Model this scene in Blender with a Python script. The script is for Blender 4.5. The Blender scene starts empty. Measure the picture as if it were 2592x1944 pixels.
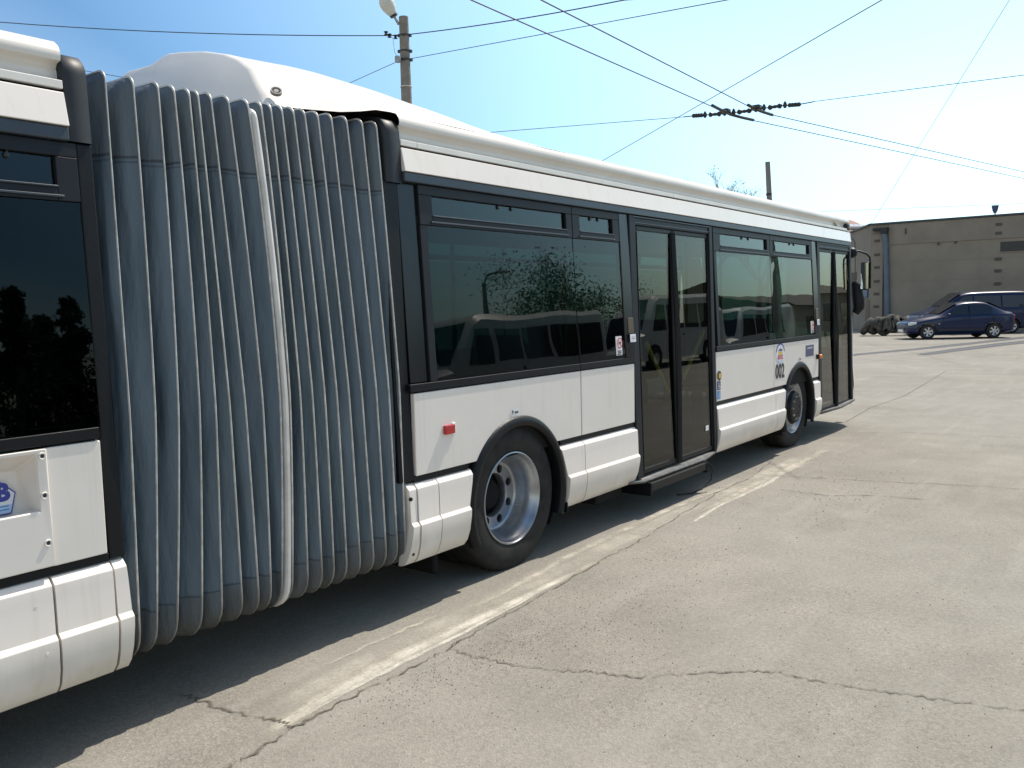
import bpy, bmesh, math, random
from mathutils import Vector, Matrix
random.seed(7)
S = bpy.context.scene
COL = S.collection
R = math.radians

# ------------------------------------------------------------------ camera, sky, sun, exposure
cam_d = bpy.data.cameras.new('camera'); cam = bpy.data.objects.new('camera', cam_d); COL.objects.link(cam)
cr = Vector((0.6001180, -0.7995690, -0.0234039)); cu = Vector((0.0856151, 0.0351135, 0.9957093)); cf = Vector((0.7953165, 0.5995469, -0.0895275))
CAM = Vector((0, -3.3, 1.705))
cam.matrix_world = Matrix(((cr.x, cu.x, -cf.x, CAM.x), (cr.y, cu.y, -cf.y, CAM.y), (cr.z, cu.z, -cf.z, CAM.z), (0, 0, 0, 1)))
cam_d.sensor_fit = 'HORIZONTAL'; cam_d.sensor_width = 36; cam_d.lens = 30.235; cam_d.clip_start = 0.05; cam_d.clip_end = 3000
S.camera = cam
SUN_EL, SUN_K = R(57), 0.075          # elevation; sideways lean of the sun towards -y
sd = Vector((math.cos(SUN_EL), -SUN_K, math.sin(SUN_EL))).normalized()
w = bpy.data.worlds.new('World'); S.world = w; w.use_nodes = True
nt = w.node_tree; nt.nodes.clear()
sky = nt.nodes.new('ShaderNodeTexSky'); sky.sky_type = 'NISHITA'; sky.sun_disc = False
sky.sun_elevation = math.asin(sd.z); sky.sun_rotation = math.atan2(sd.x, sd.y)
sky.air_density = 1.0; sky.dust_density = 1.6; sky.ozone_density = 1.0; sky.altitude = 300
bg = nt.nodes.new('ShaderNodeBackground'); bg.inputs[1].default_value = 0.15
wo = nt.nodes.new('ShaderNodeOutputWorld')
# the sky pales towards the sun; away from it, brightened and warmed as added fill
tcw = nt.nodes.new('ShaderNodeTexCoord'); dotn = nt.nodes.new('ShaderNodeVectorMath'); dotn.operation = 'DOT_PRODUCT'; dotn.inputs[1].default_value = sd
nt.links.new(tcw.outputs['Generated'], dotn.inputs[0])
mrw = nt.nodes.new('ShaderNodeMapRange'); mrw.inputs[1].default_value = -1; mrw.inputs[2].default_value = 1; nt.links.new(dotn.outputs['Value'], mrw.inputs[0])
rpw = nt.nodes.new('ShaderNodeValToRGB'); ew = rpw.color_ramp.elements
ew[0].position = 0.5; ew[0].color = (1.75, 1.44, 1.12, 1); ew[1].position = .86; ew[1].color = (1.0, 1.16, .96, 1)
for ps, cl in ((.94, (.95, .86, .72, 1)), (.71, (.45, .65, .76, 1)), (.83, (1.08, 1.27, 1.26, 1))):
    q_ = ew.new(ps); q_.color = cl
nt.links.new(mrw.outputs[0], rpw.inputs[0])
mxw = nt.nodes.new('ShaderNodeMixRGB'); mxw.blend_type = 'MULTIPLY'; mxw.inputs[0].default_value = 1
nt.links.new(sky.outputs[0], mxw.inputs[1]); nt.links.new(rpw.outputs[0], mxw.inputs[2]); nt.links.new(mxw.outputs[0], bg.inputs[0])
nt.links.new(bg.outputs[0], wo.inputs[0])
sl = bpy.data.lights.new('sun', 'SUN'); sl.energy = 4.2; sl.angle = R(0.53); sl.color = (1.0, 0.93, 0.83)
so = bpy.data.objects.new('sun', sl); COL.objects.link(so); so.rotation_euler = sd.to_track_quat('Z', 'Y').to_euler(); so.location = (20, 0, 30)
S.view_settings.view_transform = 'Standard'; S.view_settings.look = 'None'; S.view_settings.gamma = 1; S.view_settings.exposure = 0.42

# ------------------------------------------------------------------ materials
def mat(name, col, rough=0.5, metal=0.0, spec=0.5, coat=0.0, var=0.0, vscale=3.0, bump=0.0, bscale=60.0, col2=None, rvar=0.0):
    m = bpy.data.materials.new(name); m.use_nodes = True
    n = m.node_tree; b = n.nodes['Principled BSDF']
    b.inputs['Base Color'].default_value = (*col, 1); b.inputs['Roughness'].default_value = rough
    b.inputs['Metallic'].default_value = metal; b.inputs['Specular IOR Level'].default_value = spec
    b.inputs['Coat Weight'].default_value = coat; b.inputs['Coat Roughness'].default_value = 0.06
    if var or bump or rvar:
        tc = n.nodes.new('ShaderNodeNewGeometry')
    if var:
        nz = n.nodes.new('ShaderNodeTexNoise'); nz.inputs['Scale'].default_value = vscale; nz.inputs['Detail'].default_value = 6; nz.inputs['Roughness'].default_value = .62
        rp = n.nodes.new('ShaderNodeValToRGB'); rp.color_ramp.elements[0].position = .33; rp.color_ramp.elements[1].position = .68
        c2 = col2 or tuple(c * (1 - var) for c in col)
        rp.color_ramp.elements[0].color = (*c2, 1); rp.color_ramp.elements[1].color = (*col, 1)
        n.links.new(tc.outputs['Position'], nz.inputs['Vector']); n.links.new(nz.outputs['Fac'], rp.inputs[0]); n.links.new(rp.outputs[0], b.inputs['Base Color'])
        if rvar:
            mr = n.nodes.new('ShaderNodeMapRange'); mr.inputs[3].default_value = rough - rvar; mr.inputs[4].default_value = rough + rvar
            n.links.new(nz.outputs['Fac'], mr.inputs[0]); n.links.new(mr.outputs[0], b.inputs['Roughness'])
    if bump:
        nb = n.nodes.new('ShaderNodeTexNoise'); nb.inputs['Scale'].default_value = bscale; nb.inputs['Detail'].default_value = 4
        bp = n.nodes.new('ShaderNodeBump'); bp.inputs['Strength'].default_value = bump; bp.inputs['Distance'].default_value = 0.02
        n.links.new(tc.outputs['Position'], nb.inputs['Vector']); n.links.new(nb.outputs['Fac'], bp.inputs['Height']); n.links.new(bp.outputs[0], b.inputs['Normal'])
    return m

def glass_mat(name, tint, ior=1.5, wave=0.04):
    m = bpy.data.materials.new(name); m.use_nodes = True; n = m.node_tree; n.nodes.clear()
    out = n.nodes.new('ShaderNodeOutputMaterial'); mx = n.nodes.new('ShaderNodeMixShader')
    tr = n.nodes.new('ShaderNodeBsdfTransparent'); tr.inputs[0].default_value = (*tint, 1)
    gl = n.nodes.new('ShaderNodeBsdfGlossy'); gl.inputs['Roughness'].default_value = 0.0; gl.inputs[0].default_value = (1, 1, 1, 1)
    fr = n.nodes.new('ShaderNodeFresnel'); fr.inputs[0].default_value = ior
    ge = n.nodes.new('ShaderNodeNewGeometry'); nz = n.nodes.new('ShaderNodeTexNoise'); nz.inputs['Scale'].default_value = 1.6; nz.inputs['Detail'].default_value = 1
    bp = n.nodes.new('ShaderNodeBump'); bp.inputs['Strength'].default_value = wave; bp.inputs['Distance'].default_value = 0.05
    n.links.new(ge.outputs['Position'], nz.inputs['Vector']); n.links.new(nz.outputs['Fac'], bp.inputs['Height'])
    n.links.new(bp.outputs[0], gl.inputs['Normal'])
    ma = n.nodes.new('ShaderNodeMath'); ma.operation = 'MULTIPLY_ADD'; ma.inputs[1].default_value = 1 / ior - ior; ma.inputs[2].default_value = ior
    n.links.new(ge.outputs['Backfacing'], ma.inputs[0]); n.links.new(ma.outputs[0], fr.inputs[0])
    n.links.new(fr.outputs[0], mx.inputs[0]); n.links.new(tr.outputs[0], mx.inputs[1]); n.links.new(gl.outputs[0], mx.inputs[2]); n.links.new(mx.outputs[0], out.inputs[0])
    return m

def white_paint():
    # white lacquer with road dust that thins out upwards from the sill, in uneven patches
    m = mat('white_paint', (0.79, 0.735, 0.675), 0.32, coat=0.35, spec=.5)
    n = m.node_tree; b = n.nodes['Principled BSDF']
    ge = n.nodes.new('ShaderNodeNewGeometry'); sp = n.nodes.new('ShaderNodeSeparateXYZ'); n.links.new(ge.outputs['Position'], sp.inputs[0])
    mr = n.nodes.new('ShaderNodeMapRange'); mr.inputs[1].default_value = .26; mr.inputs[2].default_value = .62; mr.inputs[3].default_value = .95; mr.inputs[4].default_value = 0
    n.links.new(sp.outputs['Z'], mr.inputs[0])
    nz = n.nodes.new('ShaderNodeTexNoise'); nz.inputs['Scale'].default_value = 5; nz.inputs['Detail'].default_value = 7; n.links.new(ge.outputs['Position'], nz.inputs['Vector'])
    mu = n.nodes.new('ShaderNodeMath'); mu.operation = 'MULTIPLY'; n.links.new(mr.outputs[0], mu.inputs[0]); n.links.new(nz.outputs['Fac'], mu.inputs[1])
    nz2 = n.nodes.new('ShaderNodeTexNoise'); nz2.inputs['Scale'].default_value = 2.2; nz2.inputs['Detail'].default_value = 5; n.links.new(ge.outputs['Position'], nz2.inputs['Vector'])
    m2 = n.nodes.new('ShaderNodeMapRange'); m2.inputs[1].default_value = .45; m2.inputs[2].default_value = .8; m2.inputs[4].default_value = .12; n.links.new(nz2.outputs['Fac'], m2.inputs[0])
    ad = n.nodes.new('ShaderNodeMath'); ad.operation = 'ADD'; n.links.new(mu.outputs[0], ad.inputs[0]); n.links.new(m2.outputs[0], ad.inputs[1])
    mx = n.nodes.new('ShaderNodeMixRGB'); mx.inputs[1].default_value = (0.79, 0.735, 0.675, 1); mx.inputs[2].default_value = (0.42, 0.36, 0.27, 1)
    n.links.new(ad.outputs[0], mx.inputs[0]); n.links.new(mx.outputs[0], b.inputs['Base Color'])
    mp = n.nodes.new('ShaderNodeMapping'); mp.inputs['Scale'].default_value = (26, 26, 1.4); n.links.new(ge.outputs['Position'], mp.inputs[0])
    n3 = n.nodes.new('ShaderNodeTexNoise'); n3.inputs['Scale'].default_value = 1; n3.inputs['Detail'].default_value = 4; n.links.new(mp.outputs[0], n3.inputs['Vector'])
    m3 = n.nodes.new('ShaderNodeMapRange'); m3.inputs[1].default_value = .56; m3.inputs[2].default_value = .85; m3.inputs[4].default_value = .22; n.links.new(n3.outputs['Fac'], m3.inputs[0])
    a3 = n.nodes.new('ShaderNodeMath'); a3.operation = 'ADD'; n.links.new(ad.outputs[0], a3.inputs[0]); n.links.new(m3.outputs[0], a3.inputs[1]); n.links.new(a3.outputs[0], mx.inputs[0])
    nb = n.nodes.new('ShaderNodeTexNoise'); nb.inputs['Scale'].default_value = 2.0; nb.inputs['Detail'].default_value = 2
    bp = n.nodes.new('ShaderNodeBump'); bp.inputs['Strength'].default_value = .05; bp.inputs['Distance'].default_value = 0.05
    n.links.new(ge.outputs['Position'], nb.inputs['Vector']); n.links.new(nb.outputs['Fac'], bp.inputs['Height']); n.links.new(bp.outputs[0], b.inputs['Normal'])
    return m

def fabric():
    m = mat('bellows_fabric', (0.118, 0.15, 0.172), 0.62, spec=.35)
    n = m.node_tree; b = n.nodes['Principled BSDF']
    ge = n.nodes.new('ShaderNodeNewGeometry'); sp = n.nodes.new('ShaderNodeSeparateXYZ'); n.links.new(ge.outputs['Position'], sp.inputs[0])
    mp = n.nodes.new('ShaderNodeMapping'); mp.inputs['Scale'].default_value = (9, 3, .9); n.links.new(ge.outputs['Position'], mp.inputs[0])
    nz = n.nodes.new('ShaderNodeTexNoise'); nz.inputs['Scale'].default_value = 1.6; nz.inputs['Detail'].default_value = 6; n.links.new(mp.outputs[0], nz.inputs['Vector'])
    rp = n.nodes.new('ShaderNodeValToRGB'); rp.color_ramp.elements[0].position = .3; rp.color_ramp.elements[1].position = .7
    rp.color_ramp.elements[0].color = (.066, .094, .118, 1); rp.color_ramp.elements[1].color = (.130, .170, .202, 1); n.links.new(nz.outputs['Fac'], rp.inputs[0])
    # sewn seams across every fold, and greyer grime on the sewn-on corner pieces above and below them
    nj = n.nodes.new('ShaderNodeTexNoise'); nj.inputs['Scale'].default_value = 5; n.links.new(ge.outputs['Position'], nj.inputs['Vector'])
    def band(z0, hw, amt):
        a = n.nodes.new('ShaderNodeMath'); a.operation = 'MULTIPLY_ADD'; a.inputs[1].default_value = .05; n.links.new(nj.outputs['Fac'], a.inputs[0]); n.links.new(sp.outputs['Z'], a.inputs[2])
        c = n.nodes.new('ShaderNodeMath'); c.operation = 'COMPARE'; c.inputs[1].default_value = z0 + .025; c.inputs[2].default_value = hw; n.links.new(a.outputs[0], c.inputs[0])
        d = n.nodes.new('ShaderNodeMath'); d.operation = 'MULTIPLY'; d.inputs[1].default_value = amt; n.links.new(c.outputs[0], d.inputs[0]); return d
    prev = rp.outputs[0]
    for z0, hw, amt, c in ((2.345, .006, .75, (.03, .035, .04, 1)), (2.325, .004, .5, (.03, .035, .04, 1)), (.47, .005, .6, (.03, .035, .04, 1)), (2.55, .2, .35, (.11, .115, .118, 1)), (.27, .19, .35, (.10, .098, .09, 1))):
        bd = band(z0, hw, amt); mx = n.nodes.new('ShaderNodeMixRGB'); mx.inputs[2].default_value = c
        n.links.new(bd.outputs[0], mx.inputs[0]); n.links.new(prev, mx.inputs[1]); prev = mx.outputs[0]
    n.links.new(prev, b.inputs['Base Color'])
    m2 = n.nodes.new('ShaderNodeMapping'); m2.inputs['Scale'].default_value = (5, 5, 1.3); n.links.new(ge.outputs['Position'], m2.inputs[0])
    nb = n.nodes.new('ShaderNodeTexNoise'); nb.inputs['Scale'].default_value = 2.2; nb.inputs['Detail'].default_value = 5; n.links.new(m2.outputs[0], nb.inputs['Vector'])
    bp = n.nodes.new('ShaderNodeBump'); bp.inputs['Strength'].default_value = .55; bp.inputs['Distance'].default_value = 0.05
    n.links.new(nb.outputs['Fac'], bp.inputs['Height']); n.links.new(bp.outputs[0], b.inputs['Normal'])
    return m

def ground_mat():
    m = mat('worn_concrete_asphalt', (.3, .28, .24), 0.86, spec=.25)
    n = m.node_tree; b = n.nodes['Principled BSDF']; L = n.links.new
    ge = n.nodes.new('ShaderNodeNewGeometry'); P = ge.outputs['Position']
    def noise(sc, det=6, ro=.6):
        z = n.nodes.new('ShaderNodeTexNoise'); z.inputs['Scale'].default_value = sc; z.inputs['Detail'].default_value = det; z.inputs['Roughness'].default_value = ro; L(P, z.inputs['Vector']); return z.outputs['Fac']
    def ramp(f, p0, c0, p1, c1):
        r = n.nodes.new('ShaderNodeValToRGB'); e = r.color_ramp.elements; e[0].position = p0; e[1].position = p1; e[0].color = (*c0, 1); e[1].color = (*c1, 1); L(f, r.inputs[0]); return r.outputs[0]
    def mix(f, a, c, mode='MIX', k=None):
        x = n.nodes.new('ShaderNodeMixRGB'); x.blend_type = mode
        if k is not None: x.inputs[0].default_value = k
        else: L(f, x.inputs[0])
        L(a, x.inputs[1])
        if isinstance(c, tuple): x.inputs[2].default_value = (*c, 1)
        else: L(c, x.inputs[2])
        return x.outputs[0]
    base = ramp(noise(.55, 8, .65), .28, (.188, .175, .150), .72, (.290, .272, .236))
    warm = ramp(noise(.23, 4), .42, (0, 0, 0), .72, (1, 1, 1))
    base = mix(warm, base, (.268, .255, .227))
    base = mix(None, base, ramp(noise(2.1, 6, .7), .3, (.86, .86, .86), .7, (1.06, 1.06, 1.05)), 'MULTIPLY', 1.0)
    base = mix(ramp(noise(.42, 5, .75), .60, (0, 0, 0), .74, (.4, .4, .4)), base, (.165, .153, .132))
    stone = n.nodes.new('ShaderNodeTexVoronoi'); stone.inputs['Scale'].default_value = 120; L(P, stone.inputs['Vector'])
    sc = n.nodes.new('ShaderNodeSeparateColor'); L(stone.outputs['Color'], sc.inputs[0])
    spk = ramp(sc.outputs[0], .0, (.74, .74, .74), 1.0, (1.2, 1.19, 1.16))
    wear = ramp(noise(.8, 5, .7), .4, (.2, .2, .2), .66, (.85, .85, .85))
    base2 = mix(None, base, spk, 'MULTIPLY', 1.0)
    base = mix(wear, base, base2)
    fine = ramp(noise(38, 5, .75), .25, (.74, .74, .74), .75, (1.2, 1.2, 1.2))
    base = mix(None, base, fine, 'MULTIPLY', .9)
    pits = ramp(noise(14, 4, .8), .27, (.45, .44, .43), .36, (1, 1, 1))
    pm = ramp(noise(.6, 3, .6), .47, (0, 0, 0), .6, (1, 1, 1))
    base = mix(pm, base, mix(None, base, pits, 'MULTIPLY', 1.0))
    mp = n.nodes.new('ShaderNodeMapping'); mp.inputs['Scale'].default_value = (.5, 5, 1); mp.inputs['Rotation'].default_value = (0, 0, .35); L(P, mp.inputs[0])
    st = n.nodes.new('ShaderNodeTexNoise'); st.inputs['Scale'].default_value = 1.1; st.inputs['Detail'].default_value = 6; L(mp.outputs[0], st.inputs['Vector'])
    base = mix(ramp(st.outputs['Fac'], .55, (0, 0, 0), .78, (.4, .4, .4)), base, (.315, .302, .27))
    L(base, b.inputs['Base Color'])
    ad = n.nodes.new('ShaderNodeMath'); ad.operation = 'MULTIPLY_ADD'; ad.inputs[1].default_value = .6; L(noise(55, 5, .7), ad.inputs[0]); L(stone.outputs['Distance'], ad.inputs[2])
    a2 = n.nodes.new('ShaderNodeMath'); a2.operation = 'MULTIPLY_ADD'; a2.inputs[1].default_value = .9; L(noise(5, 4, .6), a2.inputs[0]); L(ad.outputs[0], a2.inputs[2])
    bp = n.nodes.new('ShaderNodeBump'); bp.inputs['Strength'].default_value = .26; bp.inputs['Distance'].default_value = .009; L(a2.outputs[0], bp.inputs['Height']); L(bp.outputs[0], b.inputs['Normal'])
    return m

def worn_and_shadow_strip_mat(name, col, lo=.42, hi=.6, sc=6):
    m = mat(name, col, .9, spec=.2); n = m.node_tree; b = n.nodes['Principled BSDF']; L = n.links.new
    ge = n.nodes.new('ShaderNodeNewGeometry'); z = n.nodes.new('ShaderNodeTexNoise'); z.inputs['Scale'].default_value = sc; z.inputs['Detail'].default_value = 8; z.inputs['Roughness'].default_value = .7; L(ge.outputs['Position'], z.inputs['Vector'])
    mr = n.nodes.new('ShaderNodeMapRange'); mr.inputs[1].default_value = lo; mr.inputs[2].default_value = hi; L(z.outputs['Fac'], mr.inputs[0])
    at = n.nodes.new('ShaderNodeAttribute'); at.attribute_name = 'fade'
    mu = n.nodes.new('ShaderNodeMath'); mu.operation = 'MULTIPLY'; L(mr.outputs[0], mu.inputs[0]); L(at.outputs['Fac'], mu.inputs[1]); L(mu.outputs[0], b.inputs['Alpha'])
    z2 = n.nodes.new('ShaderNodeTexNoise'); z2.inputs['Scale'].default_value = 60; z2.inputs['Detail'].default_value = 5; L(ge.outputs['Position'], z2.inputs['Vector'])
    rp = n.nodes.new('ShaderNodeValToRGB'); rp.color_ramp.elements[0].position = .25; rp.color_ramp.elements[1].position = .75
    rp.color_ramp.elements[0].color = (*[c * .75 for c in col], 1); rp.color_ramp.elements[1].color = (*[min(1, c * 1.15) for c in col], 1); L(z2.outputs['Fac'], rp.inputs[0]); L(rp.outputs[0], b.inputs['Base Color'])
    return m

M = {}
M['white'] = white_paint()
M['white2'] = mat('white_plastic', (.76, .74, .68), .4, var=.12, vscale=4)
M['roof'] = mat('white_roof_gelcoat', (.74, .695, .635), .38, coat=.2, var=.10, vscale=1.5)
M['black'] = mat('black_gloss', (.008, .008, .010), .22, spec=.35, var=.3, vscale=5)
M['frame'] = mat('dark_window_frame', (.015, .017, .022), .45, spec=.22, var=.25, vscale=4)
M['strip'] = mat('grey_blue_moulding', (.040, .052, .068), .38, spec=.45, var=.2, vscale=3)
M['plastic'] = mat('black_plastic', (.006, .007, .009), .45, spec=.25, var=.3, vscale=8, bump=.05, bscale=40)
M['rubber'] = mat('tyre_rubber', (.015, .015, .016), .75, spec=.2, var=.4, vscale=9, col2=(.034, .032, .029), bump=.12, bscale=90)
M['rubber2'] = mat('black_rubber_seal', (.012, .012, .013), .6, spec=.3)
M['tread'] = mat('dusty_tread', (.15, .14, .12), .9, spec=.15, var=.5, vscale=5, col2=(.03, .028, .025), bump=.5, bscale=40)
M['under'] = mat('underbody', (.012, .012, .012), .8, spec=.2)
M['rib'] = mat('worn_rib_profile', (.80, .785, .75), .42, metal=.15, var=.3, vscale=16, col2=(.50, .47, .42))
M['alu'] = mat('worn_aluminium', (.42, .41, .39), .42, metal=.6, var=.35, vscale=14, col2=(.22, .2, .17))
M['sill'] = mat('grey_sill', (.17, .165, .155), .55, metal=.3, var=.4, vscale=14)
M['steel'] = mat('silver_rim_paint', (.40, .43, .47), .3, metal=.75, var=.25, vscale=7, col2=(.27, .28, .30), rvar=.08)
M['hoop'] = mat('pale_hoop', (.70, .68, .64), .45, var=.3, vscale=4)
M['cuff'] = mat('grey_cuff', (.026, .030, .035), .5, spec=.35, var=.25, vscale=5)
def grime(m, z0, z1, col):
    n = m.node_tree; b = n.nodes['Principled BSDF']; src = b.inputs['Base Color'].links[0].from_socket
    ge = n.nodes.new('ShaderNodeNewGeometry'); sp = n.nodes.new('ShaderNodeSeparateXYZ'); n.links.new(ge.outputs['Position'], sp.inputs[0])
    nz = n.nodes.new('ShaderNodeTexNoise'); nz.inputs['Scale'].default_value = 7; nz.inputs['Detail'].default_value = 5; n.links.new(ge.outputs['Position'], nz.inputs['Vector'])
    ad = n.nodes.new('ShaderNodeMath'); ad.operation = 'MULTIPLY_ADD'; ad.inputs[1].default_value = .25; n.links.new(nz.outputs['Fac'], ad.inputs[0]); n.links.new(sp.outputs['Z'], ad.inputs[2])
    mr = n.nodes.new('ShaderNodeMapRange'); mr.inputs[1].default_value = z0 + .12; mr.inputs[2].default_value = z1 + .12; mr.inputs[3].default_value = .9; mr.inputs[4].default_value = 0; n.links.new(ad.outputs[0], mr.inputs[0])
    mx = n.nodes.new('ShaderNodeMixRGB'); mx.inputs[2].default_value = (*col, 1); n.links.new(mr.outputs[0], mx.inputs[0]); n.links.new(src, mx.inputs[1]); n.links.new(mx.outputs[0], b.inputs['Base Color'])
grime(M['rib'], .28, .62, (.10, .09, .075))
M['fabric'] = fabric(); grime(M['fabric'], .25, .50, (.075, .072, .066))
M['glass'] = glass_mat('tinted_glass', (.22, .32, .30), 1.36)
M['glass_l'] = glass_mat('tinted_hopper_glass', (.28, .45, .42), 1.45, wave=.015)
M['dglass'] = glass_mat('door_glass', (.50, .52, .48), 1.34, wave=.015)
M['mirror'] = mat('mirror_silver', (.75, .85, .84), .02, metal=1)
M['red'] = mat('red_lens', (.45, .006, .012), .15, coat=.6)
M['amber'] = mat('amber_lens', (.75, .22, .01), .15, coat=.6)
M['yellow'] = mat('yellow_green_handrail', (.45, .50, .05), .4)
M['rail'] = mat('bright_handrail', (.62, .66, .10), .4)
M['stick'] = mat('sticker_white', (.78, .78, .80), .4)
M['ink'] = mat('ink_black', (.03, .03, .032), .5)
M['inkred'] = mat('ink_red', (.55, .03, .06), .5)
M['inkblue'] = mat('ink_blue', (.035, .05, .30), .45)
M['inkdblue'] = mat('ink_dull_blue', (.075, .08, .17), .4, var=.2)
M['inklblue'] = mat('ink_light_blue', (.10, .28, .55), .45)
M['inkpale'] = mat('ink_pale_blue', (.45, .60, .78), .5)
M['inkyel'] = mat('ink_yellow', (.75, .50, .05), .45)
M['floor'] = mat('bus_floor', (.10, .10, .11), .7)
M['inner'] = mat('bus_inner_wall', (.25, .27, .28), .6)
M['seat'] = mat('seat_teal', (.03, .12, .13), .7, var=.4, vscale=20)
M['concrete'] = mat('pole_concrete', (.27, .245, .21), .9, var=.35, vscale=5, bump=.3, bscale=40)
M['wall'] = mat('grey_wall_panel', (.275, .243, .198), .9, var=.22, vscale=.6, bump=.25, bscale=12)
M['wall2'] = mat('grey_wall_band', (.265, .233, .192), .9, var=.2, vscale=.8, bump=.25, bscale=12)
M['joint'] = mat('wall_joint', (.19, .17, .14), .9)
M['coping'] = mat('dark_coping', (.03, .04, .06), .5)
M['pipe'] = mat('blue_grey_pipe', (.11, .15, .21), .5, var=.3, vscale=2)
M['bluedoor'] = mat('blue_metal', (.05, .09, .20), .5, var=.25, vscale=3)
M['vent'] = mat('dark_opening', (.09, .08, .07), .9)
M['darkglass'] = mat('dark_window', (.02, .025, .028), .08, spec=.6)
M['tile'] = mat('red_brown_tiles', (.27, .13, .10), .8, var=.25, vscale=3, bump=.3, bscale=6)
M['house'] = mat('house_render', (.42, .38, .32), .9, var=.15, vscale=.8)
M['skyl'] = mat('skylight_glass', (.45, .55, .6), .1, spec=.7)
M['bluecar'] = mat('dark_blue_paint', (.003, .012, .052), .3, coat=.35, spec=.3)
M['bluevan'] = mat('navy_van_paint', (.003, .011, .044), .32, coat=.3, spec=.3)
M['carglass'] = mat('car_glass', (.015, .018, .024), .04, spec=.7)
M['alloy'] = mat('alloy_wheel', (.52, .53, .54), .3, metal=.7)
M['lens'] = mat('headlamp_lens', (.55, .58, .58), .1, spec=.7, coat=.6)
M['lampw'] = mat('lamp_shell', (.62, .62, .56), .4, var=.15, vscale=6)
M['wire'] = mat('wire_dark', (.035, .035, .04), .5)
M['wiren'] = mat('wire_copper_dark', (.03, .028, .045), .5)
M['insul'] = mat('insulator_dark', (.015, .018, .02), .4)
M['bark'] = mat('bark', (.10, .08, .06), .9, var=.4, vscale=8)
M['twig'] = mat('pale_twig', (.17, .15, .14), .9)
M['leaf'] = mat('leaf_green', (.055, .085, .03), .6, var=.5, vscale=3)
M['bud'] = mat('spring_bud', (.20, .20, .13), .7)
M['needle'] = mat('needle_green', (.02, .045, .022), .7, var=.5, vscale=3)
M['vanwhite'] = mat('minibus_white', (.50, .50, .49), .35, coat=.3, var=.1, vscale=2)
M['ground'] = ground_mat()
M['crack'] = worn_and_shadow_strip_mat('crack_dark', (.125, .11, .09), .37, .56, 9)
M['paint'] = worn_and_shadow_strip_mat('worn_pale_streak', (.46, .425, .36), .26, .62, 5)
M['paint2'] = worn_and_shadow_strip_mat('bright_worn_streak', (.62, .585, .51), .20, .66, 5)
M['pale'] = worn_and_shadow_strip_mat('pale_dusty_band', (.43, .40, .345), .22, .70, 2.5)
M['crumb'] = mat('gravel_crumbs', (.33, .31, .27), .95, spec=.1, var=.45, vscale=25)
M['ground_shadow'] = worn_and_shadow_strip_mat('shadow_strip', (.11, .115, .125), .2, .4, 2)  # dark colour for the shadow bands painted on the far ground

# ------------------------------------------------------------------ mesh helpers
class MB:
    def __init__(s): s.v = []; s.f = []
    def add(s, vs, fs):
        o = len(s.v); s.v += [tuple(p) for p in vs]; s.f += [tuple(i + o for i in q) for q in fs]; return s
    def box(s, x0, x1, y0, y1, z0, z1):
        return s.add([(x0, y0, z0), (x1, y0, z0), (x1, y1, z0), (x0, y1, z0), (x0, y0, z1), (x1, y0, z1), (x1, y1, z1), (x0, y1, z1)],
                     [(0, 3, 2, 1), (4, 5, 6, 7), (0, 1, 5, 4), (1, 2, 6, 5), (2, 3, 7, 6), (3, 0, 4, 7)])
    def grid(s, rows, close_u=False, close_v=False):
        n, m = len(rows), len(rows[0]); vs = [p for r in rows for p in r]; fs = []
        for i in range(n if close_u else n - 1):
            for j in range(m if close_v else m - 1):
                a = i * m + j; b = i * m + (j + 1) % m; c = ((i + 1) % n) * m + (j + 1) % m; d = ((i + 1) % n) * m + j
                fs.append((a, b, c, d))
        return s.add(vs, fs)
    def tube(s, pts, r, n=8, cap=True):
        pts = [Vector(p) for p in pts]; rows = []
        up = Vector((0, 0, 1)); prev = None
        for i, p in enumerate(pts):
            t = (pts[min(i + 1, len(pts) - 1)] - pts[max(i - 1, 0)]).normalized()
            if prev is None: a = t.cross(up if abs(t.z) < .9 else Vector((1, 0, 0))).normalized()
            else: a = (prev - t * prev.dot(t)).normalized()
            prev = a; b = t.cross(a); rr = r[i] if isinstance(r, (list, tuple)) else r
            rows.append([tuple(p + a * math.cos(2 * math.pi * k / n) * rr + b * math.sin(2 * math.pi * k / n) * rr) for k in range(n)])
        o = len(s.v); s.grid(rows, close_v=True)
        if cap:
            s.f.append(tuple(o + k for k in range(n))[::-1]); s.f.append(tuple(o + (len(rows) - 1) * n + k for k in range(n)))
        return s
    def lathe(s, prof, n=48, c=(0, 0, 0), axis='y'):
        rows = []
        for k in range(n):
            a = 2 * math.pi * k / n; ca, sa = math.cos(a), math.sin(a)
            if axis == 'y': rows.append([(c[0] + r * ca, c[1] + h, c[2] + r * sa) for r, h in prof])
            else: rows.append([(c[0] + r * ca, c[1] + r * sa, c[2] + h) for r, h in prof])
        return s.grid(rows, close_u=True)
    def build(s, name, m, parent=None, bevel=0.0, smooth=40, segs=2, sub=0, solid=0):
        me = bpy.data.meshes.new(name); me.from_pydata(s.v, [], s.f)
        bm = bmesh.new(); bm.from_mesh(me); bmesh.ops.recalc_face_normals(bm, faces=bm.faces); bm.to_mesh(me); bm.free()
        for p in me.polygons: p.use_smooth = True
        me.set_sharp_from_angle(angle=R(smooth)); me.materials.append(m)
        o = bpy.data.objects.new(name, me); COL.objects.link(o)
        if parent: attach(o, parent)
        if solid:
            q = o.modifiers.new('solid', 'SOLIDIFY'); q.thickness = solid; q.offset = -1
        if bevel:
            q = o.modifiers.new('bevel', 'BEVEL'); q.width = bevel; q.segments = segs; q.limit_method = 'ANGLE'; q.angle_limit = R(32); q.harden_normals = True
        if sub:
            q = o.modifiers.new('sub', 'SUBSURF'); q.levels = sub; q.render_levels = sub
        return o
WORLD = {}
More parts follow.
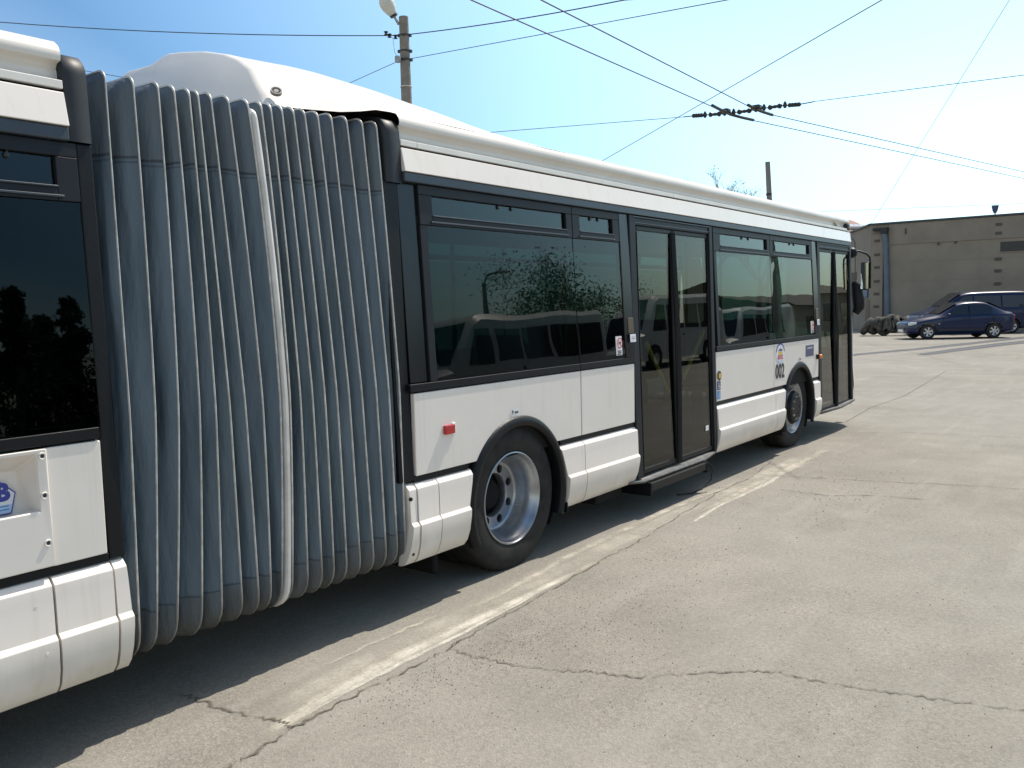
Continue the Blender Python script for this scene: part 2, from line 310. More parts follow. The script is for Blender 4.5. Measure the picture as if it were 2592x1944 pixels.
def attach(o, parent):
    o.parent = parent
    mw = WORLD.get(parent.name)
    if mw is None: mw = Matrix.Identity(4) if parent.type == 'MESH' and parent.name not in WORLD else parent.matrix_basis.copy()
    o.matrix_parent_inverse = mw.inverted()
def empty(name, loc, rz=0, label=None, cat=None, group=None):
    o = bpy.data.objects.new(name, None); COL.objects.link(o); o.location = loc; o.rotation_euler = (0, 0, rz); o.empty_display_size = .3
    WORLD[o.name] = Matrix.Translation(Vector(loc)) @ Matrix.Rotation(rz, 4, 'Z')
    if label: tag(o, label, cat, group)
    return o
def tag(o, label=None, cat=None, group=None, kind=None):
    if label: o['label'] = label
    if cat: o['category'] = cat
    if group: o['group'] = group
    if kind: o['kind'] = kind
    return o
def local(o, parent):           # parent keeps plain local coordinates
    o.parent = parent; o.matrix_parent_inverse = Matrix.Identity(4); return o
def copy_tree(o, parent=None):
    c = o.copy(); COL.objects.link(c)
    if parent: c.parent = parent
    for ch in list(o.children): copy_tree(ch, c)
    return c
def lerp_tab(tab, z):
    if z <= tab[0][0]: return tab[0][1]
    for (a, va), (b, vb) in zip(tab, tab[1:]):
        if z <= b: return va + (vb - va) * (z - a) / (b - a)
    return tab[-1][1]
def pix(px, py, dist):          # a point seen at photo pixel (2592 wide) at a horizontal distance
    d = cf + cr * ((px - 1296) / 2176.92) - cu * ((py - 972) / 2176.92)
    return CAM + d / math.hypot(d.x, d.y) * dist
def pixm(px, py, dist):         # the same, mirrored by the side of the bus
    p = pix(px, py, dist); return Vector((p.x, -p.y, p.z))

# ------------------------------------------------------------------ ground
# (markings lie a few millimetres above the ground)
g = MB(); xs = [-900, -60, -10, 0, 15, 40, 100, 1500]; ys = [-900, -60, -20, -5, 0, 5, 20, 60, 900]
g.grid([[(x, y, 0) for y in ys] for x in xs])
tag(g.build('ground', M['ground']), kind='structure')

def ribbon(name, pts, wid, m, z, jit=0, taper=True, sub=5, ends=.12, soft=.3):
    P = []
    pts = [Vector((p[0], p[1])) for p in pts]
    for a, b in zip(pts, pts[1:]):
        for k in range(sub): P.append(a.lerp(b, k / sub))
    P.append(pts[-1]); n = len(P); mb = MB(); rows = []; fade = []
    for i, p in enumerate(P):
        t = (P[min(i + 1, n - 1)] - P[max(i - 1, 0)]).normalized(); nn = Vector((-t.y, t.x)); u = i / (n - 1)
        ww = (lerp_tab(wid, u) if isinstance(wid, list) else wid) * random.uniform(1 - jit, 1 + jit) * .5
        off = nn * random.uniform(-1, 1) * jit * .03
        f = min(1, u / ends, (1 - u) / ends) if taper else 1
        row = []
        for k, q in enumerate((-1, -soft, soft, 1)):
            c = p + off + nn * ww * q; row.append((c.x, c.y, z)); fade.append(f * (0 if k in (0, 3) else 1))
        rows.append(row)
    mb.grid(rows); o = mb.build(name, m)
    at = o.data.attributes.new('fade', 'FLOAT', 'POINT')
    for i, f in enumerate(fade): at.data[i].value = f
    return tag(o, kind='structure')
ribbon('road_streak', [(2.0, -.50), (2.156, -.445), (2.53, -.38), (2.818, -.345), (3.243, -.345), (3.693, -.365), (4.15, -.37), (4.574, -.371), (5.019, -.328)], [(0, .10), (.2, .16), (.5, .13), (.8, .09), (1, .06)], M['paint'], .0026, .15)
ribbon('road_streak', [(2.2, -.47), (2.552, -.443), (2.882, -.425), (3.239, -.430), (3.754, -.415), (4.091, -.39)], [(0, .02), (.4, .055), (1, .02)], M['paint2'], .0036, .2)
ribbon('road_streak', [(2.6, -.134), (3.005, -.131), (3.268, -.132), (3.504, -.155)], [(0, .02), (.5, .045), (1, .03)], M['paint'], .0026, .3)
ribbon('road_streak', [(3.5, -.25), (3.848, -.216), (4.272, -.197), (4.685, -.145), (5.4, -.12), (6.145, -.10), (6.829, -.116), (7.303, -.147), (8.041, -.139)], [(0, .06), (.5, .1), (1, .10)], M['paint'], .0026, .3)
ribbon('road_streak', [(6.0, -.45), (6.227, -.443), (6.755, -.394), (7.252, -.41), (7.673, -.417), (8.359, -.365), (9.193, -.394)], [(0, .03), (.3, .07), (1, .12)], M['paint2'], .0034, .25)
ribbon('road_streak', [(6.2, -.36), (7.1, -.35), (7.9, -.34), (9.0, -.34), (10.2, -.3)], [(0, .05), (.3, .14), (1, .18)], M['paint'], .0040, .3)
ribbon('road_streak', [(1.9, -.36), (2.6, -.27), (3.3, -.25), (4.2, -.24), (5.2, -.23), (6.4, -.23), (7.6, -.25), (8.8, -.24), (9.8, -.2)], [(0, .26), (.3, .34), (.7, .34), (1, .3)], M['pale'], .0016, .08, True, 5, .1)
ribbon('road_streak', [(2.15, -.46), (2.53, -.40), (2.85, -.375), (3.25, -.365), (3.70, -.375), (4.15, -.37), (4.6, -.36)], [(0, .06), (.25, .13), (.6, .11), (1, .05)], M['paint2'], .0032, .1)
def crack(pts, wd, jit=.5): ribbon('pavement_crack', pts, wd, M['crack'], .0046, jit, True, 8, .04, .15)
crack([(1.7, -.56), (1.808, -.55), (1.904, -.552), (2.12, -.515), (2.318, -.502), (2.617, -.503), (2.848, -.504), (3.072, -.504), (3.3, -.48)], [(0, .028), (.6, .018), (1, .010)])
crack([(2.06, .2), (2.082, .061), (2.083, -.156), (2.136, -.328), (2.161, -.426), (2.15, -.515)], .022)
crack([(3.137, -.50), (3.12, -.642), (3.152, -.836), (3.204, -1.075), (3.290, -1.216), (3.306, -1.28), (3.355, -1.437), (3.51, -1.607), (3.688, -1.811), (3.763, -1.944), (3.771, -2.097), (3.818, -2.341), (3.855, -2.506), (3.89, -2.665), (3.953, -2.911), (4.1, -3.6)], [(0, .03), (.1, .012), (.5, .016), (1, .014)])
crack([(3.072, -.504), (3.391, -.47), (3.728, -.451), (4.699, -.384), (5.155, -.365), (5.704, -.328), (6.41, -.255), (7.22, -.183), (8.001, -.176), (9.122, -.003)], [(0, .012), (1, .014)])
crack([(8.099, .3), (8.132, -.19), (8.204, -.627), (8.33, -1.181), (8.533, -1.865), (8.619, -2.4), (8.9, -4)], .014)
crack([(7.545, -.554), (7.525, -1.034), (7.709, -1.341), (7.81, -1.828)], .016)
crack([(11.05, .2), (11.2, -.1), (11.612, -.85), (11.765, -2.056), (11.9, -4)], .016)
crack([(12.104, .124), (13.934, .26), (16.066, .20), (22, .6)], .022, .2)
ribbon('shadow_strip', [(24, 4.6), (27.25, 4.10), (31, 2.95), (35, 2.05), (39.7, 1.0), (44, 0)], [(0, .5), (1, .9)], M['ground_shadow'], .004, .06, True, 4, .05)  # cast shadows on the far ground, painted as two dark strips
ribbon('shadow_strip', [(27.4, 2.35), (30, 1.9), (34, 1.1), (38, .0)], [(0, .5), (1, 1.2)], M['ground_shadow'], .004, .06, True, 4, .05)

gr = MB(); rg = random.Random(21)
def crumb(x, y, sz):
    vs = [(x + sz * a * rg.uniform(.6, 1.2), y + sz * b * rg.uniform(.6, 1.2), .001 + sz * .45 * (c + 1) * rg.uniform(.6, 1.0)) for a, b, c in ((1, 0, -.6), (-.5, .87, -.6), (-.5, -.87, -.6), (.4, .4, 1), (-.6, .1, .9), (.2, -.6, .8))]
    gr.add(vs, [(0, 1, 3), (1, 4, 3), (1, 2, 4), (2, 5, 4), (2, 0, 5), (0, 3, 5), (3, 4, 5)])
for cx_, cy_, sx_, sy_, nn, sz_ in ((3.3, -.72, .35, .13, 420, .0042), (2.75, -.66, .3, .08, 260, .0042), (4.1, -.95, .5, .2, 420, .0045), (3.6, -1.15, .5, .25, 260, .0042), (5.2, -.7, .9, .25, 260, .005), (7.7, -1.1, .9, .3, 260, .007), (4.6, -2.0, 1.4, .7, 420, .0045), (3.2, -1.9, .9, .6, 300, .0035), (8.5, -.3, 1.5, .2, 160, .007)):
    for _ in range(int(nn * .7)): crumb(rg.gauss(cx_, sx_), rg.gauss(cy_, sy_), sz_ * rg.uniform(.3, 1.15))
tag(gr.build('loose_gravel', M['crumb'], smooth=20), kind='stuff')

# ------------------------------------------------------------------ the articulated bus
T, ZR = 0.05106, 1.286
W = 2.5
def sy(z): return T * max(0.0, z - ZR)
bus = empty('articulated_bus', (5, 1.25, 0), 0, 'long white articulated bus with grey folding bellows and black doors', 'bus')
def sprism(mb, poly, out=0.0, th=0.03, far=False):
    """solid cut from the side of the bus: poly of (x, z), outer face `out` metres proud of the side"""
    n = len(poly); f = (lambda y: W - y) if far else (lambda y: y)
    vs = [(x, f(sy(z) - out), z) for x, z in poly] + [(x, f(sy(z) - out + th), z) for x, z in poly]
    return mb.add(vs, [tuple(range(n)), tuple(range(n, 2 * n))[::-1]] + [(i, (i + 1) % n, n + (i + 1) % n, n + i) for i in range(n)])
def srect(mb, x0, x1, z0, z1, out=0.0, th=.03, far=False): return sprism(mb, [(x0, z0), (x1, z0), (x1, z1), (x0, z1)], out, th, far)
def part(name, x0, x1, z0, z1, out, th, m, bevel=.004, parent=bus, far=False, **k):
    return srect(MB(), x0, x1, z0, z1, out, th, far).build(name, m, parent, bevel, **k)

ARC_R = .535
def arch_cut(x0, x1, z0, z1, cx, cz, r):
    """rectangle with the wheel arch bitten out of its bottom edge"""
    pts = [(x0, z0)]
    dx = math.sqrt(r * r - (z0 - cz) ** 2)
    a0 = math.atan2(z0 - cz, -dx); a1 = math.atan2(z0 - cz, dx)
    left, right = cx - dx > x0, cx + dx < x1
    for k in range(25):
        a = a0 + (a1 - a0) * k / 24; p = (cx + r * math.cos(a), cz + r * math.sin(a))
        if x0 - 1e-6 <= p[0] <= x1 + 1e-6: pts.append(p)
    if not left: pts = pts[1:]
    if right: pts.append((x1, z0))
    return pts + [(x1, z1), (x0, z1)]
MIDX, FRX, RRX = 4.44, 9.885, -2.3
# lower white panels
def lower(x0, x1, arch=None, far=False, lab=None, z1=1.235):
    mb = MB()
    if arch is None: srect(mb, x0, x1, .77, z1, 0, .03, far)
    else: sprism(mb, arch_cut(x0, x1, .77, z1, arch, .46, ARC_R), 0, .03, far)
    o = mb.build('side_panel', M['white'], bus, .005); 
    if lab: o['label'] = lab
    return o
lower(3.47, 5.195, MIDX); lower(5.207, 5.986); lower(7.557, 9.064); lower(9.074, 10.578, FRX)
lower(1.484, 1.692, z1=1.222); lower(-.4, .2, z1=1.222); lower(-1.6, -.41, z1=1.222); lower(-4.9, -1.61, RRX, z1=1.222)
# skirts
def skirt(xt0, xt1, xm0=None, xm1=None, xb0=None, xb1=None, out=0.0, far=False):
    xm0 = xt0 if xm0 is None else xm0; xb0 = xm0 if xb0 is None else xb0; xm1 = xt1 if xm1 is None else xm1; xb1 = xm1 if xb1 is None else xb1
    prof = [(.735, .030), (.731, .010), (.703, -.016), (.66, -.019), (.521, -.020), (.517, -.021), (.498, -.039), (.46, -.041), (.38, -.036), (.32, -.020), (.284, .006), (.279, .030)]
    tl = [(.279, xb0), (.508, xm0), (.735, xt0)]; tr = [(.279, xb1), (.508, xm1), (.735, xt1)]
    mb = MB(); f = (lambda y: W - y) if far else (lambda y: y); rows = []
    for s_ in (0, 1):
        rows.append([(lerp_tab(tr if s_ else tl, z), f(y - out), z) for z, y in prof])
    mb.grid(rows); n = len(prof)
    for s_ in (0, 1):    # returns inwards at both ends
        mb.grid([rows[s_], [(p[0], f(.05), p[2]) for p in rows[s_]]])
    return mb.build('skirt_panel', M['white'], bus, .0035, smooth=25)
skirt(3.458, 3.628, None, None, 3.442, 3.606); skirt(3.637, 3.951, 3.635, 3.90, 3.612, 3.866)
skirt(4.905, 5.206, 4.983, 5.204, 4.956, 5.18); skirt(5.215, 5.998, 5.213, 6.004, 5.19, 5.94)
skirt(7.545, 9.07, 7.575, 9.072, 7.51, 9.06); skirt(9.08, 9.409, 9.08, 9.349, 9.07, 9.30); skirt(10.36, 10.609, 10.40, 10.61, 10.40, 10.595)
e = skirt(3.392, 3.449, 3.400, 3.449, 3.352, 3.432, -.004); e['label'] = 'narrow end piece of the skirt beside the bellows, with black plugs'
e = skirt(1.708, 1.757, 1.709, 1.768, 1.700, 1.75, -.004); e['label'] = 'narrow end piece of the skirt on the rear section'
skirt(1.474, 1.699, 1.474, 1.698, 1.474, 1.685); skirt(.45, 1.464); skirt(-.55, .44); skirt(-1.78, -.56); skirt(-4.9, -2.82)
for x, z in ((3.392, .655), (3.388, .385), (3.393, .345), ):
    MB().lathe([(0, -.006), (.010, -.004), (.012, .006)], 12, (x + .006, -.020, z)).build('plug', M['plastic'], bus)
for x, z, y in ((1.400, .64, -.018), (1.42, .46, -.040), ):
    MB().lathe([(0, -.002), (.006, -.002), (.007, .002)], 10, (x, y, z)).build('screw', M['white2'], bus)
# dark gap line and rail
def long(name, spans, z0, z1, out, th, m, bevel=.004, far=False):
    for a, b in spans: part(name, a, b, z0, z1, out, th, m, bevel, far=far)
LOW = [(3.45, 3.93), (4.93, 5.99), (7.55, 9.37), (10.40, 10.60)]
long('lower_moulding', LOW, .736, .769, -.006, .03, M['plastic'], .003)
long('lower_moulding', [(-1.8, 1.70), (-4.9, -2.78)], .736, .769, -.006, .03, M['plastic'], .003)
RAILS = [(3.44, 5.19), (5.193, 5.992), (7.56, 9.062), (9.065, 10.59)]
long('window_rail', RAILS, 1.243, 1.288, .005, .045, M['plastic'], .004)
long('window_rail', [(-4.9, 1.69)], 1.230, 1.275, .005, .045, M['plastic'], .004)
# dark backing behind all the seams
for a, b in ((3.40, 5.99), (7.55, 10.6), (-4.95, .40), (1.455, 1.76)):
    o = part('side_frame', a, b, .74, 1.29, -.035, .05, M['under'], 0)
for a, b in ((3.42, 3.90), (5.0, 5.95), (7.6, 9.3), (10.45, 10.58), (-1.75, 1.70), (-4.9, -2.85)):
    o = part('side_frame', a, b, .30, .738, -.045, .03, M['under'], 0)
# black corner posts beside the bellows
part('corner_post', 3.345, 3.462, .745, 2.40, -.006, .06, M['plastic'], .012)
part('corner_post', 3.464, 3.60, 1.292, 2.402, -.014, .03, M['black'], .004)
part('corner_post', 1.702, 1.768, .74, 2.374, -.004, .06, M['plastic'], .010)

def window(x0, x1, hx0, hx1, dz=0.0, catches=(), stile=True, far=False):
    """frame > pane, hopper_pane, catch"""
    zr, z0, z1, z2, zt = 1.29 + (dz and -.013), 2.178 + dz, 2.236 + dz, 2.346 + dz, 2.402 + dz
    mb = MB()
    srect(mb, x0, x1, z2, zt, .004, .03, far); srect(mb, x0, hx0, z0, z2, .004, .03, far); srect(mb, hx1, x1, z0, z2, .004, .03, far)
    srect(mb, hx0, hx1, z0, z1, .004, .03, far)
    if stile: srect(mb, x0, x0 + .06, zr, z0, .001, .03, far); 
    fr = mb.build('window', M['frame'], bus, .004)
    px0 = x0 + (.062 if stile else 0.002)
    srect(MB(), px0, x1 - .003, zr, z0 - .003, -.002, .006, far).build('pane', M['glass'], fr)
    srect(MB(), hx0, hx1, z1, z2, -.016, .005, far).build('hopper_pane', M['glass_l'], fr)
    if not far:
        b = MB(); srect(b, hx0 - .02, hx1 + .02, z1 - .045, z1 - .036, .012, .014); srect(b, hx0, hx1, z1 - .008, z1 - .001, .012, .014)
        b.build('bar', M['strip'], fr, .002)
        for c in catches:
            q = MB(); q.lathe([(0, -.012), (.010, -.010), (.012, 0)], 10, (c, sy(z2) + .016, z2 - .016)); q.box(c - .003, c + .003, sy(z2) + .005, sy(z2) + .02, z2 - .012, z2)
            q.build('catch', M['insul'], fr)
    return fr
window(3.612, 5.187, 3.722, 5.112, 0, (4.36, 4.50)); window(5.193, 5.850, 5.290, 5.755, 0, (5.46, 5.57), False)
window(7.60, 9.052, 7.757, 8.972, 0, (8.33, 8.50)); window(9.058, 10.43, 9.142, 10.340, 0, (9.72, 9.86), False)
window(.25, 1.700, .35, 1.616, -.034, (1.45, 1.36)); window(-1.25, .246, -1.15, .15, -.034); window(-2.75, -1.254, -2.65, -1.35, -.034); window(-4.85, -2.754, -4.7, -2.85, -.034)
for a, b, c, d in ((3.6, 6.0, 3.75, 5.9), (6.01, 8.3, 6.1, 8.2), (8.31, 10.5, 8.4, 10.4), (10.51, 11.9, 10.6, 11.8)): window(a, b, c, d, 0, (), False, True)
for a, b, c, d in ((-.6, 1.7, -.5, 1.6), (-2.9, -.61, -2.8, -.7), (-4.85, -2.91, -4.75, -3.0)): window(a, b, c, d, -.034, (), False, True)
# strip, cantrail panel, groove, gutter lip
def top_bands(x0, x1, dz, seams):
    part('moulding', x0, x1, 2.404 + dz, 2.456 + dz, .028, .06, M['strip'], .006)
    mb = MB(); ya, yb = sy(2.458 + dz) - .036, sy(2.588 + dz) - .014
    mb.add([(x0, ya, 2.458 + dz), (x1, ya, 2.458 + dz), (x1, yb, 2.588 + dz), (x0, yb, 2.588 + dz), (x0, ya + .03, 2.458 + dz), (x1, ya + .03, 2.458 + dz), (x1, yb + .03, 2.588 + dz), (x0, yb + .03, 2.588 + dz)], [(0, 1, 2, 3), (7, 6, 5, 4), (0, 4, 5, 1), (1, 5, 6, 2), (2, 6, 7, 3), (3, 7, 4, 0)]); mb.build('cantrail_panel', M['white'], bus, .004)
    part('groove', x0, x1, 2.586 + dz, 2.606 + dz, -.010, .03, M['under'], 0)
    xs = [x0] + seams + [x1]
    for a, b in zip(xs, xs[1:]): part('upper_trim', a + .0015, b - .0015, 2.600 + dz, 2.632 + dz, .014, .04, M['white2'], .003)
    for k in range(int((x1 - x0) / .75)):
        MB().lathe([(0, -.004), (.006, -.003), (.006, .004)], 8, (x0 + .35 + .75 * k, sy(2.59) + .004, 2.594 + dz)).build('groove_screw', M['insul'], bus)
top_bands(3.488, 12.0, 0, [3.62, 5.62, 6.8, 9.1]); top_bands(-4.9, 1.668, -.034, [-2, 0])
# roofs
def roof_prof(dz, half=True):
    p = [(.072, 2.628), (.100, 2.645), (.104, 2.680), (.088, 2.699), (.062, 2.706), (.058, 2.722), (.061, 2.742), (.074, 2.763), (.10, 2.782), (.18, 2.804), (.40, 2.834), (.80, 2.855), (1.25, 2.862)]
    p = [(y, z + dz) for y, z in p]
    return p + [(W - y, z) for y, z in p[::-1][1:]]
def roof(x0, x1, dz, shift=lambda x: 0):
    pr = roof_prof(dz); n = max(2, int((x1 - x0) / .5)); mb = MB()
    mb.grid([[(x0 + (x1 - x0) * k / n, y, z + .002 * math.sin(9.1 * k + 20 * y)) for y, z in pr] for k in range(n + 1)])
    return mb.build('roof', M['roof'], bus, smooth=60)
roof(3.488, 12.02, 0); roof(-4.9, 1.668, -.034)
# cuffs: dark arches that end each body at the bellows
def cuff(x0, x1, dz, zb):
    def ring(off, inset=0):
        pts = [(sy(zb) + .004 - off, zb), (sy(2.55) - off, 2.55 + dz), (sy(2.65) - off, 2.66 + dz)]
        for k in range(1, 9):
            a = math.pi - math.pi / 2 * k / 8; pts.append((sy(2.65) + .075 + (.075 + off) * math.cos(a), 2.66 + dz + (.075 + off) * math.sin(a)))
        pts += [(.30, 2.765 + dz + off), (.6, 2.80 + dz + off), (1.25, 2.825 + dz + off)]
        return pts + [(W - y, z) for y, z in pts[::-1][1:]]
    prof = [(x0, -.03), (x0 + .002, .006), (x0 + .008, .012), (x1 - .008, .012), (x1 - .002, .006), (x1, -.03)]
    mb = MB(); mb.grid([[(x, y, z) for y, z in ring(o)] for x, o in prof]); return mb.build('cuff', M['cuff'], bus, smooth=50)
cuff(3.372, 3.492, 0, 2.392); cuff(1.668, 1.766, -.03, 2.374)
# wheel arches
def arch(cx, a0=-155, a1=335 - 180):
    prof = [(.475, .06), (.470, .0), (.474, -.012), (.488, -.020), (.506, -.021), (.522, -.016), (.534, -.007), (.540, .003), (.542, .03)]
    mb = MB(); rows = []
    for k in range(61):
        a = R(204 - (228) * k / 60); ca, sa = math.cos(a), math.sin(a); rows.append([(cx + r * ca, y, .46 + r * sa) for r, y in prof])
    mb.grid(rows); o = mb.build('wheel_arch', M['plastic'], bus, smooth=60)
    q = MB(); rows = []
    for k in range(31):
        a = R(214 - 248 * k / 30); rows.append([(cx + .485 * math.cos(a), y, .46 + .485 * math.sin(a)) for y in (.05, .55)])
    q.grid(rows); q.build('arch_liner', M['under'], o)
for c in (MIDX, FRX, RRX): arch(c)
part('mud_guard', 4.948, 4.958, .262, .33, .030, .30, M['plastic'], .002)
# wheels
def bool_cut(o, cutters):
    for c in cutters:
        md = o.modifiers.new('cut', 'BOOLEAN'); md.object = c; md.operation = 'DIFFERENCE'; md.solver = 'EXACT'
    dg = bpy.context.evaluated_depsgraph_get(); me = bpy.data.meshes.new_from_object(o.evaluated_get(dg))
    o.modifiers.clear(); o.data = me
    for c in cutters:
        bpy.data.objects.remove(c)
    for p in me.polygons: p.use_smooth = True
    me.set_sharp_from_angle(angle=R(35))
def tyre_prof(w, ro=.48):
    return [(.292, .012), (.300, .004), (.325, -.004), (.37, -.012), (.41, -.012), (.445, -.004), (.466, .010), (.477, .030), (ro, .05), (ro, w * .3), (ro - .012, w * .305), (ro - .012, w * .335), (ro, w * .34), (ro, w * .64), (ro - .012, w * .645), (ro - .012, w * .675), (ro, w * .68), (ro, w - .04), (.468, w - .012), (.42, w + .01), (.33, w), (.292, w - .01)]
def rear_wheel(x, y):
    w0 = empty('tmp', (0, 0, 0)); bpy.data.objects.remove(w0)
    ty = MB().lathe(tyre_prof(.27), 72).build('wheel', M['rubber'], None, smooth=45)
    ty.location = (x, y, .462); 
    rim = MB().lathe([(.292, .02), (.305, .004), (.303, -.004), (.296, -.006), (.288, .004), (.284, .016), (.275, .030), (.262, .045), (.256, .075), (.250, .105), (.240, .125), (.236, .150), (.230, .160), (.222, .165), (.2125, .165)], 72)
    rim.lathe([(.1475, .165), (.142, .172), (.138, .21), (.150, .24), (.24, .24), (.27, .12), (.292, .05)], 72)
    bm = bmesh.new()
    def ringe(r, cx=0.0, cz=0.0, n=72):
        v = [bm.verts.new((cx + r * math.cos(2 * math.pi * k / n), .165, cz + r * math.sin(2 * math.pi * k / n))) for k in range(n)]
        return [bm.edges.new((v[k], v[(k + 1) % n])) for k in range(n)]
    eds = ringe(.2125) + ringe(.1475)
    for k in range(8):
        a = 2 * math.pi * (k + .45) / 8; hx_, hz_ = .180 * math.cos(a), .180 * math.sin(a); eds += ringe(.0285, hx_, hz_, 20)
        rim.lathe([(.0285, .165), (.0285, .185)], 20, (hx_, 0, hz_))
    bmesh.ops.triangle_fill(bm, use_beauty=True, use_dissolve=False, edges=eds)
    bm.verts.index_update(); rim.add([v.co[:] for v in bm.verts], [tuple(v.index for v in f.verts) for f in bm.faces]); bm.free()
    rim = rim.build('rim', M['steel'], None, smooth=40); local(rim, ty)
    hub = MB().lathe([(0, .17), (.07, .172), (.095, .19), (.118, .24), (.135, .25), (.30, .26)], 32).build('hub', M['under'], None); local(hub, ty)
    v = MB(); v.tube([(.20, .145, -.10), (.232, .10, -.11), (.245, .06, -.115)], .004); local(v.build('valve', M['alu'], None), ty)
    return ty
def front_wheel(x, y):
    ty = MB().lathe(tyre_prof(.27), 72).build('wheel', M['rubber'], None, smooth=45); ty.location = (x, y, .462)
    rim = MB().lathe([(.292, .03), (.305, .006), (.300, -.004), (.290, 0), (.282, .018), (.266, .035), (.258, .05), (.245, .045), (.225, .020), (.21, .0), (.20, .0), (.20, .06)], 72).build('rim', M['steel'], None); local(rim, ty)
    cap = MB().lathe([(0, -.040), (.05, -.040), (.10, -.043), (.165, -.043), (.178, -.036), (.186, -.015), (.20, .004), (.206, .02)], 56).build('hub_cap', M['plastic'], None); local(cap, ty)
    for k in range(10):
        a = 2 * math.pi * k / 10; n = MB(); n.lathe([(0, -.066), (.010, -.064), (.013, -.05), (.014, -.04)], 12, (.135 * math.cos(a), 0, .135 * math.sin(a)))
        local(n.build('wheel_nut', M['alu'], None, smooth=30), ty)
    return ty
def put(o): o.parent = bus; o.matrix_parent_inverse = WORLD['articulated_bus'].inverted()
put(rear_wheel(4.405, .035)); fw = front_wheel(9.915, .085); put(fw); fw.rotation_euler = (0, 0, R(-1.5))
rw = copy_tree([o for o in bus.children if o.name == 'wheel'][0]); rw.location = (RRX, .035, .462)
for x in (4.405, RRX):     # inner twin tyre
    o = MB().lathe([(.3, .31), (.45, .31), (.48, .34), (.48, .55), (.46, .58), (.3, .58)], 48, (x, 0, .462)).build('wheel', M['rubber'], bus)
# far-side wheels
for x in (4.4, 9.9, RRX): MB().lathe([(0, 2.2), (.45, 2.2), (.48, 2.24), (.48, 2.44), (.46, 2.47), (.3, 2.46), (0, 2.44)], 40, (x, 0, .462)).build('wheel', M['rubber'], bus)
# underbody
u = MB(); u.box(3.40, 12.0, .5, 2.0, .34, .40); u.box(-4.9, 1.75, .5, 2.0, .34, .40); u.box(1.75, 3.40, .6, 1.9, .36, .42); u.box(5.2, 9.2, .06, .5, .33, .37); u.box(-1.6, 1.7, .06, .5, .33, .37); u.build('underbody', M['under'], bus)
MB().box(5.55, 5.95, .10, .5, .17, .32).build('tank', M['under'], bus, .02); MB().box(3.75, 3.80, .15, .6, .1, .3).build('mud_flap', M['under'], bus, .02)

# markers and lights
o = part('side_marker', 3.704, 3.790, .974, 1.028, .022, .024, M['red'], .006); part('side_marker_base', 3.780, 3.806, .968, 1.034, .010, .012, M['stick'], .003)
m = MB().lathe([(0, -.055), (.018, -.052), (.026, -.04), (.028, 0)], 20, (10.55, 0, 1.018)).build('turn_signal', M['amber'], bus); MB().box(10.485, 10.525, -.03, 0, .99, 1.046).build('lamp_base', M['plastic'], m, .004)

# --- doors
def door(x0, x1, pane_l, split, pane_r, zb, ztop, rails, out=0.0):
    """black surround, two leaves each with glass, stiles, seal and a handrail inside"""
    f = MB()
    srect(f, x0, x0 + .10, zb, 2.402, .020, .08); srect(f, x1 - .075, x1, zb, 2.402, .020, .08)
    srect(f, x0 + .10, x1 - .075, 2.325, 2.402, .010, .08)
    fr = f.build('door_frame', M['frame'], bus, .008)
    h = MB(); srect(h, x0 + .06, x1 - .06, 2.385, 2.395, .024, .02); srect(h, x0 + .10, x1 - .075, 2.340, 2.350, .016, .02); h.build('header_trim', M['strip'], fr, .003)
    res = []
    for k, (a, b) in enumerate(((pane_l, split - .035), (split + .035, pane_r))):
        q = MB()
        srect(q, a - .03, a, zb + .01, 2.325, .0, .05); srect(q, b, b + .03, zb + .01, 2.325, .0, .05); srect(q, a, b, 2.285, 2.325, .0, .05); srect(q, a, b, zb + .01, zb + .055, .0, .05)
        lf = q.build('door_leaf', M['plastic'], bus, .008)
        srect(MB(), a, b, zb + .055, 2.285, -.006, .006).build('pane', M['dglass'], lf)
        s_ = MB(); srect(s_, a - .002, a + .006, zb + .05, 2.28, .004, .012); srect(s_, b - .006, b + .002, zb + .05, 2.28, .004, .012); s_.build('seal', M['rubber2'], lf)
        p = rails[k]; MB().tube([(p[0][0], .07, p[0][1]), (p[1][0], .07, p[1][1])], .0165, 10).build('handrail', M['rail'], lf)
        res.append(lf)
    c = MB(); 
    for dx in (-.028, -.004, .010, .030): c.tube([(split + dx, sy(2.28) - .006, 2.30), (split + dx, -.010, 1.28), (split + dx, -.012, zb + .005)], .0065, 8)
    c.build('center_seal', M['rubber2'], fr)
    return fr, res
fr, lv = door(5.992, 7.555, 6.13, 6.763, 7.465, .315, 2.40, [((6.317, 1.383), (6.72, .94)), ((7.43, 1.44), (7.0, 1.03))])
door(10.60, 12.03, 10.70, 11.315, 11.955, .315, 2.40, [((11.036, 1.316), (11.29, .94)), ((11.93, 1.46), (11.55, 1.09))])
srect(MB(), 7.329, 7.392, .525, .572, -.004, .002).build('leaf_label', M['stick'], lv[1])
s_ = MB(); s_.add([(5.86, -.02, .31), (6.05, -.050, .290), (7.20, -.050, .290), (7.52, -.02, .315), (7.52, .15, .315), (5.86, .15, .31)], [(0, 1, 2, 3, 4, 5)])
s_.build('sill', M['sill'], bus, solid=.018); 
for k in range(9): MB().lathe([(0, 0), (.005, .0), (.005, -.004)], 8, (6.1 + .12 * k, -.050, .282)).build('rivet', M['steel'], bus)
r_ = MB(); r_.box(6.115, 7.16, -.080, .35, .195, .264).box(6.09, 6.115, -.085, .2, .16, .27).box(7.16, 7.185, -.085, .2, .17, .27); r_.build('ramp_housing', M['plastic'], bus, .008)
MB().tube([(7.19, -.09, .255), (7.22, -.11, .19), (7.20, -.10, .10), (7.10, -.06, .03), (6.98, -.02, .012), (6.85, .06, .012)], .006).build('hose', M['rubber2'], bus)
